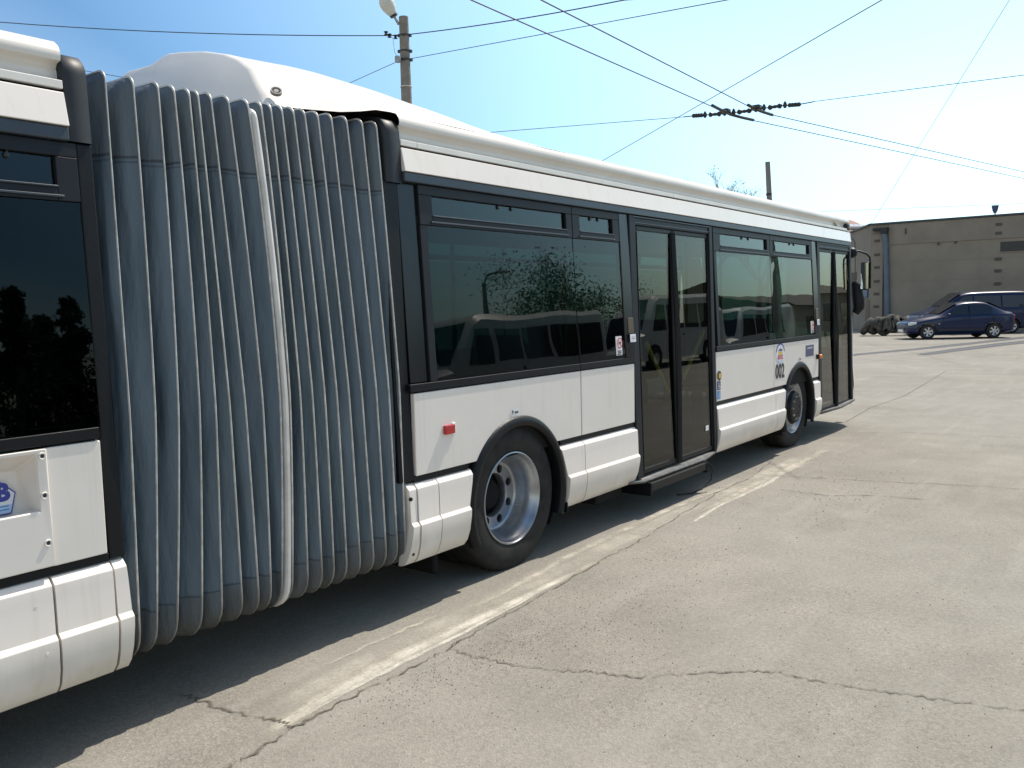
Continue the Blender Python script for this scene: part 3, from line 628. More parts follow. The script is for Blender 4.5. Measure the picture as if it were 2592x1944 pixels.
s_ = MB(); s_.add([(10.60, -.03, .305), (11.4, -.05, .298), (12.05, -.03, .325), (12.25, .15, .34), (10.60, .15, .30)], [(0, 1, 2, 3, 4)]); s_.build('sill', M['sill'], bus, solid=.03)

# --- front end of the bus
XF = [(.27, 12.30), (.37, 12.38), (.53, 12.46), (.75, 12.40), (1.06, 12.33), (1.47, 12.33), (2.08, 12.22), (2.395, 12.06), (2.62, 11.92), (2.74, 11.62)]
def front_curve(z):
    xe = lerp_tab(XF, z); pts = []
    for k in range(13):
        u = k / 12; a = math.pi / 2 * u
        pts.append((xe - .30 + .38 * math.sin(a) ** .9, sy(z) + .012 + .75 * (1 - math.cos(a)) ** 1.0, z))
    pts.append((xe + .11, 1.25, z)); return pts + [(x, W - y, zz) for x, y, zz in pts[::-1][1:]]
def front_band(name, zs, m, j0=0, j1=27, parent=bus):
    mb = MB(); mb.grid([front_curve(z)[j0:j1] for z in zs]); return mb.build(name, m, parent, smooth=60)
fb = front_band('front_panel', [.27, .30, .37, .45, .53, .62, .75, .9, 1.04], M['white'])
ft = front_band('front_dome', [2.36, 2.42, 2.5, 2.6, 2.66, 2.70, 2.74], M['white'])
front_band('windscreen', [1.042, 1.2, 1.45, 1.7, 1.95, 2.15, 2.358], M['glass_l'], 6, 21)
front_band('windscreen_pillar', [1.042, 1.2, 1.45, 1.7, 1.95, 2.15, 2.358], M['white2'], 0, 4); front_band('windscreen_pillar', [1.042, 1.2, 1.45, 1.7, 1.95, 2.15, 2.358], M['black'], 3, 7); front_band('windscreen_pillar', [1.042, 1.2, 1.45, 1.7, 1.95, 2.15, 2.358], M['white2'], 20, 27)
d_ = MB(); rows = []
for x, dz in ((11.62, 0), (11.75, -.01), (11.9, -.05), (12.02, -.12)): rows.append([(x, max(y, .09 + (x - 11.62) * .1), z - (dz and -dz)) for y, z in roof_prof(0)[8:-8]])
rows.append([(12.10, .25 + 2.0 * k / (len(rows[0]) - 1), 2.60) for k in range(len(rows[0]))])
d_.grid(rows); d_.build('dome_top', M['roof'], bus, smooth=60)
MB().box(11.90, 12.01, .045, .12, 2.605, 2.70).build('camera_housing', M['cuff'], bus, .02)
MB().box(12.03, 12.10, .06, .13, 2.44, 2.585).build('front_marker', M['red'], bus, .01)
MB().lathe([(0, -.05), (.04, -.045), (.055, -.02), (.058, .05)], 20, (12.50, .16, .52)).build('bumper_lamp', M['plastic'], bus)
mi = MB(); mi.lathe([(0, -.0), (.05, .01), (.072, .05), (.072, .14), (.05, .17), (0, .18)], 20, (0, 0, 0)); 
mo = MB(); mo.add([(12.30 + x, .03 + y * 1.0, 2.33 + z) for x, y, z in mi.v], mi.f)
mo.tube([(12.25, .16, 2.34), (12.36, .02, 2.35), (12.38, -.07, 2.31), (12.385, -.115, 2.26), (12.385, -.122, 2.19), (12.385, -.122, 1.84)], .013, 8)
mr = mo.build('mirror', M['plastic'], bus, smooth=60)
MB().box(12.365, 12.42, -.114, .004, 1.82, 2.205).build('mirror_housing', M['plastic'], mr, .03, segs=4)
MB().box(12.360, 12.364, -.104, -.006, 1.835, 2.19).build('mirror_glass', M['mirror'], mr)
q = MB().tube([(12.40, .10, 1.93), (12.40, .06, 1.86), (12.40, .035, 1.7), (12.40, .03, 1.58), (12.38, .07, 1.50)], [.05, .075, .085, .08, .05], 14).build('lower_mirror', M['plastic'], mr, smooth=60)

# --- roof fairing at the front edge of the bellows
def fairing():
    OUT = [(.252, 2.775), (.30, 2.82), (.375, 2.866), (.521, 2.969), (.671, 3.053), (.844, 3.123), (1.089, 3.192), (1.341, 3.242), (1.50, 3.266), (1.55, 3.262), (1.605, 3.246), (1.665, 3.226), (1.81, 3.230), (1.94, 3.238), (1.985, 3.22), (2.01, 3.18), (2.03, 3.0), (2.04, 2.775)]
    HF = [(2.9, 1.0), (3.37, 1.07), (3.89, 1.0), (4.2, .91), (4.5, .78), (4.66, .69), (5.2, .38), (5.8, .08), (6.1, -.06)]
    rows = []
    xs_ = [2.78, 2.792, 2.81] + [2.84 + .1 * k for k in range(34)]
    for i, x in enumerate(xs_):
        hf = lerp_tab(HF, x); k = min(1, max(0, (x - 2.84) / .45)); k = k * k * (3 - 2 * k); zb = 2.775
        kk = min(1, max(0, (x - 3.14) / .26)); low = -.045 * (1 - kk * kk * (3 - 2 * kk))
        shr = (.955, .985, .997)[i] if i < 3 else 1; row = []
        for y, z in OUT:
            yn = .252 - .165 * k; yf = 2.04 + .37 * k
            v = (y - .252) / 1.788; yy = yn + (yf - yn) * v
            zz = zb + (z - 2.775) * hf + low * max(0, 1 - (z - 2.775) / .2)
            cy_, cz_ = 1.12, 2.9
            yy = cy_ + (yy - cy_) * shr; zz = cz_ + (zz - cz_) * shr if zz > cz_ else zz
            row.append((x + (zz - 2.775) * .5 * max(0, 1 - (x - 2.78) / .7), yy, zz))
        rows.append(row)
    mb = MB(); mb.grid(rows); c = rows[0]
    mb.f.append(tuple(range(len(c))))
    o = mb.build('roof_fairing', M['roof'], bus, smooth=60)
    q = MB(); q.lathe([(0, -.004), (.012, -.004), (.014, .002), (.020, .002), (.022, -.006), (.028, -.006), (.030, .01)], 20, (0, 0, 0))
    b = q.build('cap', M['alu'], o); b.location = (2.83, .262, 2.803); b.rotation_euler = (R(-38), 0, R(-30))
    u_ = MB(); u_.box(2.90, 3.42, .52, 1.85, 2.70, 2.78); u_.build('fairing_base', M['under'], bus)
    return o
fairing()

# --- bellows
LT = [(1.84, 1.857, 1.815, 1.809), (1.96, 1.973, 1.93, 1.88), (2.07, 2.083, 2.036, 1.972), (2.145, 2.163, 2.137, 2.092), (2.215, 2.236, 2.214, 2.195), (2.26, 2.282, 2.287, 2.304), (2.325, 2.350, 2.369, 2.395), (2.41, 2.456, 2.46, 2.463), (2.515, 2.563, 2.561, 2.522)]
RT = [(2.59, 2.629, 2.62, 2.585), (2.645, 2.678, 2.683, 2.682), (2.71, 2.743, 2.757, 2.774), (2.78, 2.815, 2.835, 2.852), (2.85, 2.883, 2.915, 2.938), (2.935, 2.959, 2.998, 3.032), (3.025, 3.043, 3.088, 3.13), (3.125, 3.152, 3.19, 3.222), (3.235, 3.25, 3.285, 3.307), (3.335, 3.352, 3.365, 3.368)]
def quad_fit(xs, ys):
    A = [[sum(x ** (i + j) for x in xs) for j in range(3)] for i in range(3)]; b = [sum(y * x ** i for x, y in zip(xs, ys)) for i in range(3)]
    return Matrix(A).inverted() @ Vector(b)
def xz(r, z):
    q = quad_fit((.33, 1.35, 2.2, 2.66), (r[3], r[2], r[1], r[0])); z = min(max(z, .28), 2.7); return q[0] + q[1] * z + q[2] * z * z
def loop(inset, zt, jig=0, dxr=0):
    """half cross-section, bottom centre to roof centre, as (y, z, nominal z for the lean)"""
    zb = .275 + inset * .08; pts = [(1.25, zb), (.6, zb), (.25, zb)]
    r1 = .13
    for k in range(1, 6):
        a = -math.pi / 2 - math.pi / 2 * k / 5; pts.append((inset + r1 + r1 * math.cos(a), zb + r1 + r1 * math.sin(a)))
    for k in range(1, 24):
        z = zb + r1 + (zt - .09 - inset - zb - r1) * k / 24; pts.append((sy(z) + inset, z))
    r2 = .05; cz = zt - inset - r2; cy = sy(cz) + inset + r2
    for k in range(0, 7):
        a = math.pi - math.pi / 2 * k / 6; pts.append((cy + r2 * math.cos(a), cz + r2 * math.sin(a)))
    pts += [(cy + .08, zt - inset), (.7, zt - inset + .01), (1.25, zt - inset + .012)]
    return pts
def full(pts): return pts + [(W - y, z) for y, z in pts[::-1][1:-1]]
END_L, END_R = (1.770, 1.774, 1.768, 1.765), (3.40, 3.41, 3.42, 3.40)
seq = [END_L] + LT + RT + [END_R]
def zt_of(r): return 2.690 + .030 * max(0, (r[0] - 2.3)) 
rng = random.Random(3); fb_ = MB(); rows = []
for i, r in enumerate(seq):
    is_end = i in (0, len(seq) - 1)
    rows.append([(xz(r, z), y, z) for y, z in full(loop(.012 if not is_end else .03, zt_of(r)))])
    if i < len(seq) - 1:
        s2 = seq[i + 1]; wide = abs(i - 9) > 0.5
        for fr_, ins in ((.06, .055), (.12, .090), (.19, .100), (.26, .095), (.50, .062), (.76, .029)):
            zt = zt_of(r) * (1 - fr_) + zt_of(s2) * fr_; ph = rng.uniform(0, 6)
            row = []
            for y, z in full(loop(ins, zt)):
                x = xz(r, z) * (1 - fr_) + xz(s2, z) * fr_; k = .012 * math.sin(fr_ * math.pi) * math.sin(2.3 * z + ph + i) + .006 * math.sin(5.1 * z + 2 * ph)
                row.append((x + k, y, z))
            rows.append(row)
fb_.grid(rows, close_v=True); bel = fb_.build('bellows', M['fabric'], bus, smooth=70)
bel['label'] = 'grey blue folded fabric bellows between the two sections'
for r in LT + RT:
    L0 = full(loop(.008, zt_of(r))); pr = [(-.0022, .006), (-.0025, -.001), (-.0013, -.004), (.0013, -.004), (.0025, -.001), (.0022, .006)]
    rw_ = []
    for (y, z), (yi, zi) in zip(L0, full(loop(.028, zt_of(r)))):
        n_ = Vector((yi - y, zi - z)).normalized(); rw_.append([(xz(r, z) + dx, y + n_.x * d, z + n_.y * d) for dx, d in pr])
    MB().grid(rw_, close_u=True).build('bellows_rib', M['rib'], bel, smooth=60)
HO = (2.535, 2.588, 2.587, 2.556); L0 = full(loop(-.010, 2.64)); L1 = full(loop(.03, 2.64)); rw_ = []
for (y, z), (yi, zi) in zip(L0, L1):
    n_ = Vector((yi - y, zi - z)).normalized()
    rw_.append([(xz(HO, z) + dx, y + n_.x * d, z + n_.y * d) for dx, d in ((-.014, .05), (-.014, .012), (-.008, .004), (.008, .004), (.014, .012), (.014, .05))])
MB().grid(rw_, close_u=True).build('center_hoop', M['hoop'], bel, smooth=50)

# --- recessed panel and stickers
f = MB(); X0, X1, Z0, Z1 = .21, 1.483, .775, 1.221
rx0, rx1, rz0, rz1 = .45, 1.447, .992, 1.208
o_ = -.004
def ry(x, z, y): return (x, y, z)
outer = [(X0, Z0), (X1, Z0), (X1, Z1), (X0, Z1)]; inner = [(rx0, rz0), (rx1, rz0), (rx1, rz1), (rx0, rz1)]; deep = [(rx0 + .05, rz0 - .010), (rx1 + .008, rz0 - .010), (rx1 - .042, rz1 - .065), (rx0 + .05, rz1 - .065)]
vs = [(x, -.014, z) for x, z in outer] + [(x, -.012, z) for x, z in inner] + [(x, .085, z) for x, z in deep] + [(x, .02, z) for x, z in outer]
fs = [(i, (i + 1) % 4, 4 + (i + 1) % 4, 4 + i) for i in range(4)] + [(4 + i, 4 + (i + 1) % 4, 8 + (i + 1) % 4, 8 + i) for i in range(4)] + [(8, 9, 10, 11)] + [(i, 12 + i, 12 + (i + 1) % 4, (i + 1) % 4) for i in range(4)]
f.add(vs, fs); rp = f.build('recessed_panel', M['white'], bus, .006, segs=3); rp['label'] = 'white panel with a deep recess and three bolt holes'
for x, z in ((1.463, 1.196), (1.462, 1.048), (1.463, .868)):
    MB().lathe([(0, -.012), (.007, -.012)], 14, (x, -.004, z)).build('bolt_hole', M['ink'], rp)
    MB().lathe([(.0075, -.0155), (.0115, -.019), (.0135, -.013)], 16, (x, -.0, z)).build('bolt_rim', M['white2'], rp)

FONT = None
def text(body, size, x, z, m, parent, y=-.004, sx=1.0, bold=0.0, align='CENTER'):
    cu_ = bpy.data.curves.new('t', 'FONT'); cu_.body = body; cu_.size = size; cu_.align_x = align; cu_.align_y = 'CENTER'; cu_.offset = bold; cu_.resolution_u = 3
    to = bpy.data.objects.new('lettering', cu_); COL.objects.link(to)
    dg = bpy.context.evaluated_depsgraph_get(); me = bpy.data.meshes.new_from_object(to.evaluated_get(dg)); bpy.data.objects.remove(to)
    me.transform(Matrix.Translation((x, y, z)) @ Matrix.Rotation(math.pi / 2, 4, 'X') @ Matrix.Diagonal((sx, 1, 1, 1)))
    me.materials.clear(); me.materials.append(m); o = bpy.data.objects.new('lettering', me); COL.objects.link(o); attach(o, parent); return o
def disc(mb, x, z, r0, r1, y, a0=0, a1=360, sq=1.0, n=32):
    rows = [[(x + r * math.cos(R(a0 + (a1 - a0) * k / n)) * sq, y, z + r * math.sin(R(a0 + (a1 - a0) * k / n))) for r in (r0, r1)] for k in range(n + 1)]
    return mb.grid(rows)
def flat(mb, pts, y): return mb.add([(x, y, z) for x, z in pts], [tuple(range(len(pts)))])
# hexagonal sticker on the back of the recess
hx = [(1.28, 1.170), (1.397, 1.062), (1.379, .9885), (1.18, .9885), (1.163, 1.062)]
s_ = flat(MB(), hx, .074).build('house_shaped_sticker', M['stick'], bus)
flat(MB(), [(1.385, 1.022), (1.377, .992), (1.182, .992), (1.175, 1.022)], .0725).build('pale_band', M['inkpale'], s_)
e_ = MB()
for (a, b) in zip(hx, hx[1:] + hx[:1]): e_.tube([(a[0], .0735, a[1]), (b[0], .0735, b[1])], .0022, 6)
e_.build('border', M['inkblue'], s_)
text('B', .088, 1.353, 1.067, M['inkblue'], s_, .0720, .95, .005)
for k in range(2): flat(MB(), [(1.25, 1.020 - .013 * k), (1.372, 1.020 - .013 * k), (1.372, 1.015 - .013 * k), (1.25, 1.015 - .013 * k)], .0715).build('small_print', M['inklblue'], s_)
# tyre pressure labels
s_ = flat(MB(), [(4.356, 1.008), (4.445, 1.008), (4.445, 1.048), (4.356, 1.048)], -.0025).build('pressure_label', M['stick'], bus); text('9', .038, 4.374, 1.028, M['ink'], s_, -.004, 1, .001); text('BAR', .022, 4.415, 1.026, M['ink'], s_, -.004, 1, .001)
s_ = flat(MB(), [(9.86, 1.010), (9.94, 1.010), (9.94, 1.050), (9.86, 1.050)], -.0025).build('pressure_label', M['stick'], bus); text('9', .038, 9.878, 1.028, M['ink'], s_, -.004, 1, .001); text('BAR', .022, 9.912, 1.026, M['ink'], s_, -.004, 1, .001)
# fleet number and round emblem
text('002', .215, 9.245, .928, M['ink'], bus, -.003, .86, .007).name = 'fleet_number'
s_ = disc(MB(), 9.255, 1.128, 0, .112, -.002, sq=1.2).build('emblem', M['stick'], bus)
q = MB(); disc(q, 9.255, 1.128, .096, .112, -.003, 10, 170, 1.2); q.build('emblem_arc', M['inkblue'], s_)
q = MB(); disc(q, 9.255, 1.128, .088, .108, -.003, 235, 305, 1.2); q.build('emblem_arc', M['inkpale'], s_)
q = MB(); flat(q, [(9.185, 1.155), (9.325, 1.155), (9.305, 1.175), (9.262, 1.178), (9.255, 1.205), (9.248, 1.178), (9.205, 1.175)], -.003); q.build('emblem_roof', M['inkdblue'], s_)
q = MB(); flat(q, [(9.19, 1.115), (9.32, 1.115), (9.315, 1.148), (9.20, 1.148)], -.003); q.build('emblem_block', M['inkyel'], s_)
text('RATUC', .062, 9.255, 1.085, M['inkred'], s_, -.004, .80, .003)
# dull blue plate
s_ = srect(MB(), 10.098, 10.392, 1.038, 1.172, .002, .004).build('blue_plate', M['inkdblue'], bus, .006); text('powered by', .034, 10.245, 1.140, M['stick'], s_, -.004, 1.1, .001)
# opening button and pictograms behind the middle door
q = disc(MB(), 7.612, 1.012, 0, .046, -.008).build('door_button', M['insul'], bus); disc(MB(), 7.618, 1.012, 0, .026, -.010).build('button_face', M['inkyel'], q)
s_ = srect(MB(), 7.570, 7.652, .876, .962, .002, .003).build('wheelchair_sticker', M['inkdblue'], bus, .003)
q = MB(); disc(q, 7.612, .907, .016, .022, -.004, 100, 400); disc(q, 7.604, .946, 0, .007, -.004); q.tube([(7.604, -.0045, .938), (7.606, -.0045, .912), (7.624, -.0045, .911), (7.632, -.0045, .895)], .003, 5); q.build('pictogram', M['stick'], s_)
s_ = srect(MB(), 7.572, 7.650, .790, .868, .002, .003).build('person_sticker', M['inklblue'], bus, .003)
q = MB(); disc(q, 7.611, .855, 0, .007, -.004); q.box(7.604, 7.618, -.0045, -.004, .80, .845); q.build('pictogram', M['inkpale'], s_)
# no-dogs stickers and white notices by both doors
def nodogs(x0, x1, z0, z1, nx0, nx1, nz0, nz1, lampx=None):
    yy = lambda z: sy(z) + .000
    y = sy(.5 * (z0 + z1)) - .002
    s_ = srect(MB(), x0, x1, z0, z1, .0015, .003).build('prohibition_sticker', M['stick'], bus)
    cx_, cz_, r = .5 * (x0 + x1), z0 + .64 * (z1 - z0), .42 * (x1 - x0) * 1.15
    q = MB(); disc(q, cx_, cz_, r * .80, r, y - .006, sq=.92); q.add([(cx_ - r * .62, y - .0065, cz_ + r * .55), (cx_ - r * .5, y - .0065, cz_ + r * .66), (cx_ + r * .62, y - .0065, cz_ - r * .55), (cx_ + r * .5, y - .0065, cz_ - r * .66)], [(0, 1, 2, 3)]); q.build('red_ring', M['inkred'], s_)
    d = [(-.55, .10), (-.35, .18), (.25, .16), (.35, .38), (.62, .30), (.42, .05), (.38, -.38), (.26, -.38), (.22, -.08), (-.22, -.08), (-.30, -.38), (-.42, -.38), (-.40, .0)]
    q = MB(); flat(q, [(cx_ + a * r, cz_ + b * r) for a, b in d], y - .0055); q.build('dog_symbol', M['ink'], s_)
    for k in range(3):
        zz = z0 + (z1 - z0) * (.25 - .085 * k); q = MB(); hw = (x1 - x0) * (.36 - .05 * (k % 2)); flat(q, [(cx_ - hw, zz), (cx_ + hw, zz), (cx_ + hw, zz - .008), (cx_ - hw, zz - .008)], y - .005); q.build('small_print', M['ink'], s_)
    t_ = srect(MB(), nx0, nx1, nz0, nz1, .023, .002).build('notice', M['stick'], bus)
    yn = sy(.5 * (nz0 + nz1)) - .0265
    for k, mm in enumerate((M['inkpale'], M['inkred'], M['inkpale'])):
        zz = nz1 - (nz1 - nz0) * (.25 + .22 * k); q = MB(); flat(q, [(nx0 + .015, zz), (nx1 - .015, zz), (nx1 - .015, zz - .006), (nx0 + .015, zz - .006)], yn); q.build('small_print', mm, t_)
part('pillar_panel', 5.852, 5.992, 1.29, 2.402, .006, .05, M['black'], .006); part('pillar_panel', 10.432, 10.60, 1.29, 2.402, .006, .05, M['black'], .006)
nodogs(5.712, 5.800, 1.315, 1.460, 5.90, 5.988, 1.408, 1.470); nodogs(10.30, 10.40, 1.31, 1.45, 10.47, 10.56, 1.40, 1.47)
part('reader', 5.898, 5.986, 1.476, 1.598, .012, .010, mat('brown_reader', (.09, .055, .03), .3), .006)
part('reader', 10.47, 10.57, 1.48, 1.60, .012, .010, mat('brown_reader_two', (.08, .05, .03), .3), .006)

# --- inside and far side
i_ = MB()
for a, b in ((3.42, 3.85), (5.03, 9.3), (10.45, 12.1), (-1.7, 1.72), (-4.9, -2.9)): i_.box(a, b, .06, 2.44, .40, .43)
for a, b in ((3.85, 5.03), (9.3, 10.45), (-2.9, -1.7)): i_.box(a, b, .62, 1.9, .40, .43)
i_.build('floor', M['floor'], bus)
i_ = MB(); i_.box(3.45, 12.0, .14, 2.36, 2.60, 2.62); i_.box(-4.9, 1.7, .14, 2.36, 2.57, 2.59); i_.build('ceiling', M['inner'], bus)
i_ = MB(); i_.box(3.45, 12.0, 2.44, 2.498, .29, 1.29); i_.box(-4.9, 1.7, 2.44, 2.498, .29, 1.28); i_.build('far_wall', M['white2'], bus)
i_ = MB(); i_.box(3.45, 12.0, 2.40, 2.44, 2.402, 2.64); i_.box(-4.9, 1.7, 2.40, 2.44, 2.37, 2.61); i_.build('far_cantrail', M['white2'], bus)
i_ = MB(); i_.box(-4.95, -4.9, .05, 2.45, .29, 2.80); i_.build('rear_wall', M['white2'], bus)
for xa, xb in ((1.70, 1.76), (3.42, 3.46)):      # end frames with an opening to the passage
    i_ = MB(); i_.box(xa, xb, .10, .55, .42, 2.6); i_.box(xa, xb, 1.95, 2.40, .42, 2.6); i_.box(xa, xb, .55, 1.95, 2.3, 2.6); i_.build('end_frame', M['plastic'], bus)
def bus_seat(x, y, flip):
    b = MB(); b.box(-.22, .22, -.21, .21, .40, .47); b.add([(-.2, -.21, .47), (-.2, .21, .47), (-.30, .21, 1.08), (-.30, -.21, 1.08), (-.26, -.21, .47), (-.26, .21, .47), (-.36, .21, 1.08), (-.36, -.21, 1.08)], [(0, 1, 2, 3), (4, 7, 6, 5), (0, 3, 7, 4), (1, 5, 6, 2), (3, 2, 6, 7)])
    b.box(-.05, .05, -.05, .05, .0, .40)
    o = b.build('passenger_seat', M['seat'], None, .03); o.location = (x, y, .43); o.rotation_euler = (0, 0, math.pi if flip else 0); put(o)
for x in (4.2, 5.1, 8.0, 8.9, 9.75): bus_seat(x, .40, False); bus_seat(x, 2.05, False); bus_seat(x, 1.60, False)
for x in (1.2, .3, -.7): bus_seat(x, .42, True); bus_seat(x, 2.05, True)
for x, y in ((4.7, .75), (5.85, .55), (6.8, 1.9), (7.7, .55), (8.5, .75), (9.4, .75), (10.5, .6), (11.3, .9), (.8, .8)):
    MB().tube([(x, y, .43), (x, y, 2.6)], .017, 8).build('grab_pole', M['yellow'], bus)
part('moulding', 3.488, 12.0, 2.404, 2.456, .016, .05, M['strip'], .006, far=True); part('cantrail_panel', 3.488, 12.0, 2.458, 2.64, .004, .03, M['white'], .004, far=True)
part('moulding', -4.9, 1.668, 2.37, 2.422, .016, .05, M['strip'], .006, far=True); part('cantrail_panel', -4.9, 1.668, 2.424, 2.606, .004, .03, M['white'], .004, far=True)

# ------------------------------------------------------------------ concrete lamp pole and overhead wires
def pole(name, base, top, r0, r1, label, cat='pole', group=None, m='concrete'):
    p = empty(name, (base[0], base[1], 0), 0, label, cat, group)
    n = 10; pts = [Vector((base[0], base[1], 0)).lerp(Vector(top), k / n) for k in range(n + 1)]
    MB().tube(pts, [r0 + (r1 - r0) * k / n for k in range(n + 1)], 20).build('shaft', M[m], p)
    return p
top = pix(1021.5, 43, 20); bot = pix(1030, 277, 20); dv = (bot - top); b0 = top + dv * (top.z / -dv.z)
p1 = pole('lamp_post', b0, top, .175, .105, 'grey concrete lamp post with an egg shaped lamp head, rising behind the bus roof', 'lamp post')
def collar(par, px, py, r):
    c = pix(px, py, 20); q = MB(); q.lathe([(r - .02, -.018), (r, -.016), (r, .016), (r - .02, .018)], 24, c, 'z'); d = Vector((-.6, .8, 0)); e2 = Vector((.6, -.8, 0))
    q.box(c.x + d.x * r - .03, c.x + d.x * r + .03, c.y + d.y * r - .03, c.y + d.y * r + .03, c.z - .03, c.z + .03); q.box(c.x + e2.x * r - .03, c.x + e2.x * r + .03, c.y + e2.y * r - .03, c.y + e2.y * r + .03, c.z - .03, c.z + .03)
    q.build('collar', M['insul'], par)
for px, py, r in ((1024, 90, .118), (1025, 130, .124), (1026, 152, .126), (1030, 272, .142)): collar(p1, px, py, r)
MB().lathe([(.131, -.012), (.134, 0), (.131, .012)], 24, pix(1028, 220, 20), 'z').build('white_band', M['lampw'], p1)
a = pix(1009, 62, 20); b = pix(996, 38, 20); c = pix(979, 8, 20)
MB().tube([a, b], .03, 10).build('lamp_arm', M['alu'], p1)
ax = (c - b).normalized(); q = MB(); rows = []
side = ax.cross(Vector((0, 0, 1))).normalized(); up = side.cross(ax)
for k, (t, rr) in enumerate(((-.02, .07), (.0, .10), (.03, .115), (.10, .15), (.20, .19), (.30, .20), (.38, .175), (.43, .12), (.45, .03))):
    rows.append([tuple(b + ax * t + (side * math.cos(2 * math.pi * j / 20) + up * math.sin(2 * math.pi * j / 20) * .85) * rr) for j in range(20)])
q.grid(rows, close_v=True); q.build('lamp_head', M['lampw'], p1, smooth=60)
MB().tube([b + ax * -.03, b + ax * .02], .09, 16).build('lamp_neck', M['cuff'], p1)
q = MB(); 
for px, py in ((977, 84), (986, 90), (1001, 93)):
    c = pix(px, py, 19.9); q.lathe([(0, -.05), (.05, -.04), (.02, 0), (.055, .03), (0, .05)], 10, c, 'z')
q.build('insulator', M['insul'], p1)
MB().tube([pix(994, 95, 19.9), pix(996, 110, 19.9), pix(999, 132, 19.9), pix(1006, 146, 19.9)], .006, 6).build('drop_cable', M['alu'], p1)
MB().box(*(lambda c: (c.x - .05, c.x + .05, c.y - .05, c.y + .05, c.z - .07, c.z + .07))(pix(1007, 150, 19.85))).build('junction_box', M['alu'], p1, .01)

t2 = pix(1943, 410, 48); b2 = pix(1948, 513, 48); dv = b2 - t2; b0 = t2 + dv * (t2.z / -dv.z)
p2 = pole('dark_pole', b0, t2, .18, .125, 'thin dark pole with a black band, standing alone beyond the front of the bus roof', 'pole', None, 'concrete')
MB().lathe([(.14, -.06), (.152, -.05), (.152, .05), (.14, .06)], 20, pix(1946.5, 492, 48), 'z').build('collar', M['insul'], p2)

def wire(pts, r, label, sag=0.0, m='wire', twist=False):
    P = []
    for a, b in zip(pts, pts[1:]):
        a, b = Vector(a), Vector(b)
        for k in range(16):
            u = k / 16; q = a.lerp(b, u); q.z -= sag * 4 * u * (1 - u); P.append(q)
    P.append(Vector(pts[-1])); mb = MB()
    mb.tube(P, r * .78, 6)
    return tag(mb.build('overhead_wire', M[m], None), label, 'wire', 'overhead wires above the yard')
def ext(a, b, k): return Vector(a) + (Vector(b) - Vector(a)) * k
# the trolley pair
A1, A2, A3 = Vector((9.709, 4.575, 6)), Vector((18.286, 4.766, 6)), Vector((37.491, .916, 6))
B1, B2, B3 = Vector((10.353, 3.829, 6)), Vector((18.763, 4.141, 6)), Vector((35.461, .694, 6))
wire([ext(A2, A1, 2.6), A2, Vector((20.269, 4.649, 6)), ext(Vector((20.269, 4.649, 6)), A3, 1.6)], .013, 'left one of the two thick parallel trolley wires that meet the black crossing fittings', 0, 'wiren')
wire([ext(B2, B1, 2.6), B2, Vector((20.064, 4.065, 6)), ext(Vector((20.064, 4.065, 6)), B3, 1.6)], .013, 'right one of the two thick parallel trolley wires that meet the black crossing fittings', 0, 'wiren')
sp0, sp1, sp2, sp3 = Vector((16.954, 10.414, 6)), Vector((18.809, 5.71, 6)), Vector((19.369, 2.89, 6)), Vector((19.992, -1, 6))
wire([ext(sp1, sp0, 1.6), sp1], .009, 'span wire left of the black crossing fittings, low above the white bus roof')
wire([sp2, ext(sp2, sp3, 2.5)], .009, 'span wire right of the black crossing fittings, running to the right edge')
# crossing fittings hung on the span wire
cf_ = empty('wire_crossing', (18.9, 4.4, 0), 0, 'chain of black insulators and clamps joining both trolley wires', 'insulator')
cf_.location = (18.9, 4.4, 5.9); WORLD[cf_.name] = Matrix.Translation((18.9, 4.4, 5.9))
def on(px, py): # point of the span plane at z = 6.0
    d = cf + cr * ((px - 1296) / 2176.92) - cu * ((py - 972) / 2176.92); return CAM + d * ((6.0 - CAM.z) / d.z)
chain = [(1640 + x / 4.424, 200 + y / 4.424) for x, y in ((515, 412), (600, 406), (640, 405), (680, 400), (820, 390), (860, 382), (960, 375), (1000, 372), (1160, 352), (1210, 340), (1300, 325), (1345, 322), (1500, 298), (1535, 295), (1590, 293), (1690, 285), (1850, 256))]
pts = [on(*c) for c in chain]
MB().tube([sp1] + pts + [sp2], .012, 6).build('rod', M['insul'], cf_)
for i0, i1, k in ((0, 1, 4), (14, 15, 4)):
    q = MB()
    for j in range(k): 
        c = pts[i0].lerp(pts[i1], j / (k - 1)); q.lathe([(0, -.05), (.035, -.04), (.055, 0), (.035, .04), (0, .05)], 10, c, 'z')
    q.build('disc_insulator', M['insul'], cf_)
for i0, i1 in ((3, 4), (7, 8), (11, 12)):
    a, b = pts[i0], pts[i1]; MB().tube([a.lerp(b, u) for u in (0, .1, .22, .35, .5, .65, .78, .9, 1)], [.03, .06, .055, .03, .04, .03, .055, .06, .03], 10).build('strain_insulator', M['insul'], cf_, smooth=60)
for i in (5, 9, 2, 6, 10, 13): MB().lathe([(0, -.07), (.03, -.05), (.05, 0), (.03, .06), (.012, .09), (0, .1)], 10, pts[i], 'z').build('clamp', M['insul'], cf_)
MB().tube([on(1803, 267), on(1832, 282), on(1850, 290), on(1876, 297), on(1907, 304)], .035, 8).build('contact_shoe', M['insul'], cf_)
MB().tube([on(1894, 266), on(1912, 276), on(1930, 283), on(1955, 291)], .035, 8).build('contact_shoe', M['insul'], cf_)
q = MB(); c = pts[5]; q.box(c.x - .1, c.x + .1, c.y - .12, c.y + .1, c.z - .02, c.z + .09); c = pts[9]; q.box(c.x - .1, c.x + .1, c.y - .12, c.y + .1, c.z - .02, c.z + .09); q.build('hanger', M['insul'], cf_, .03)
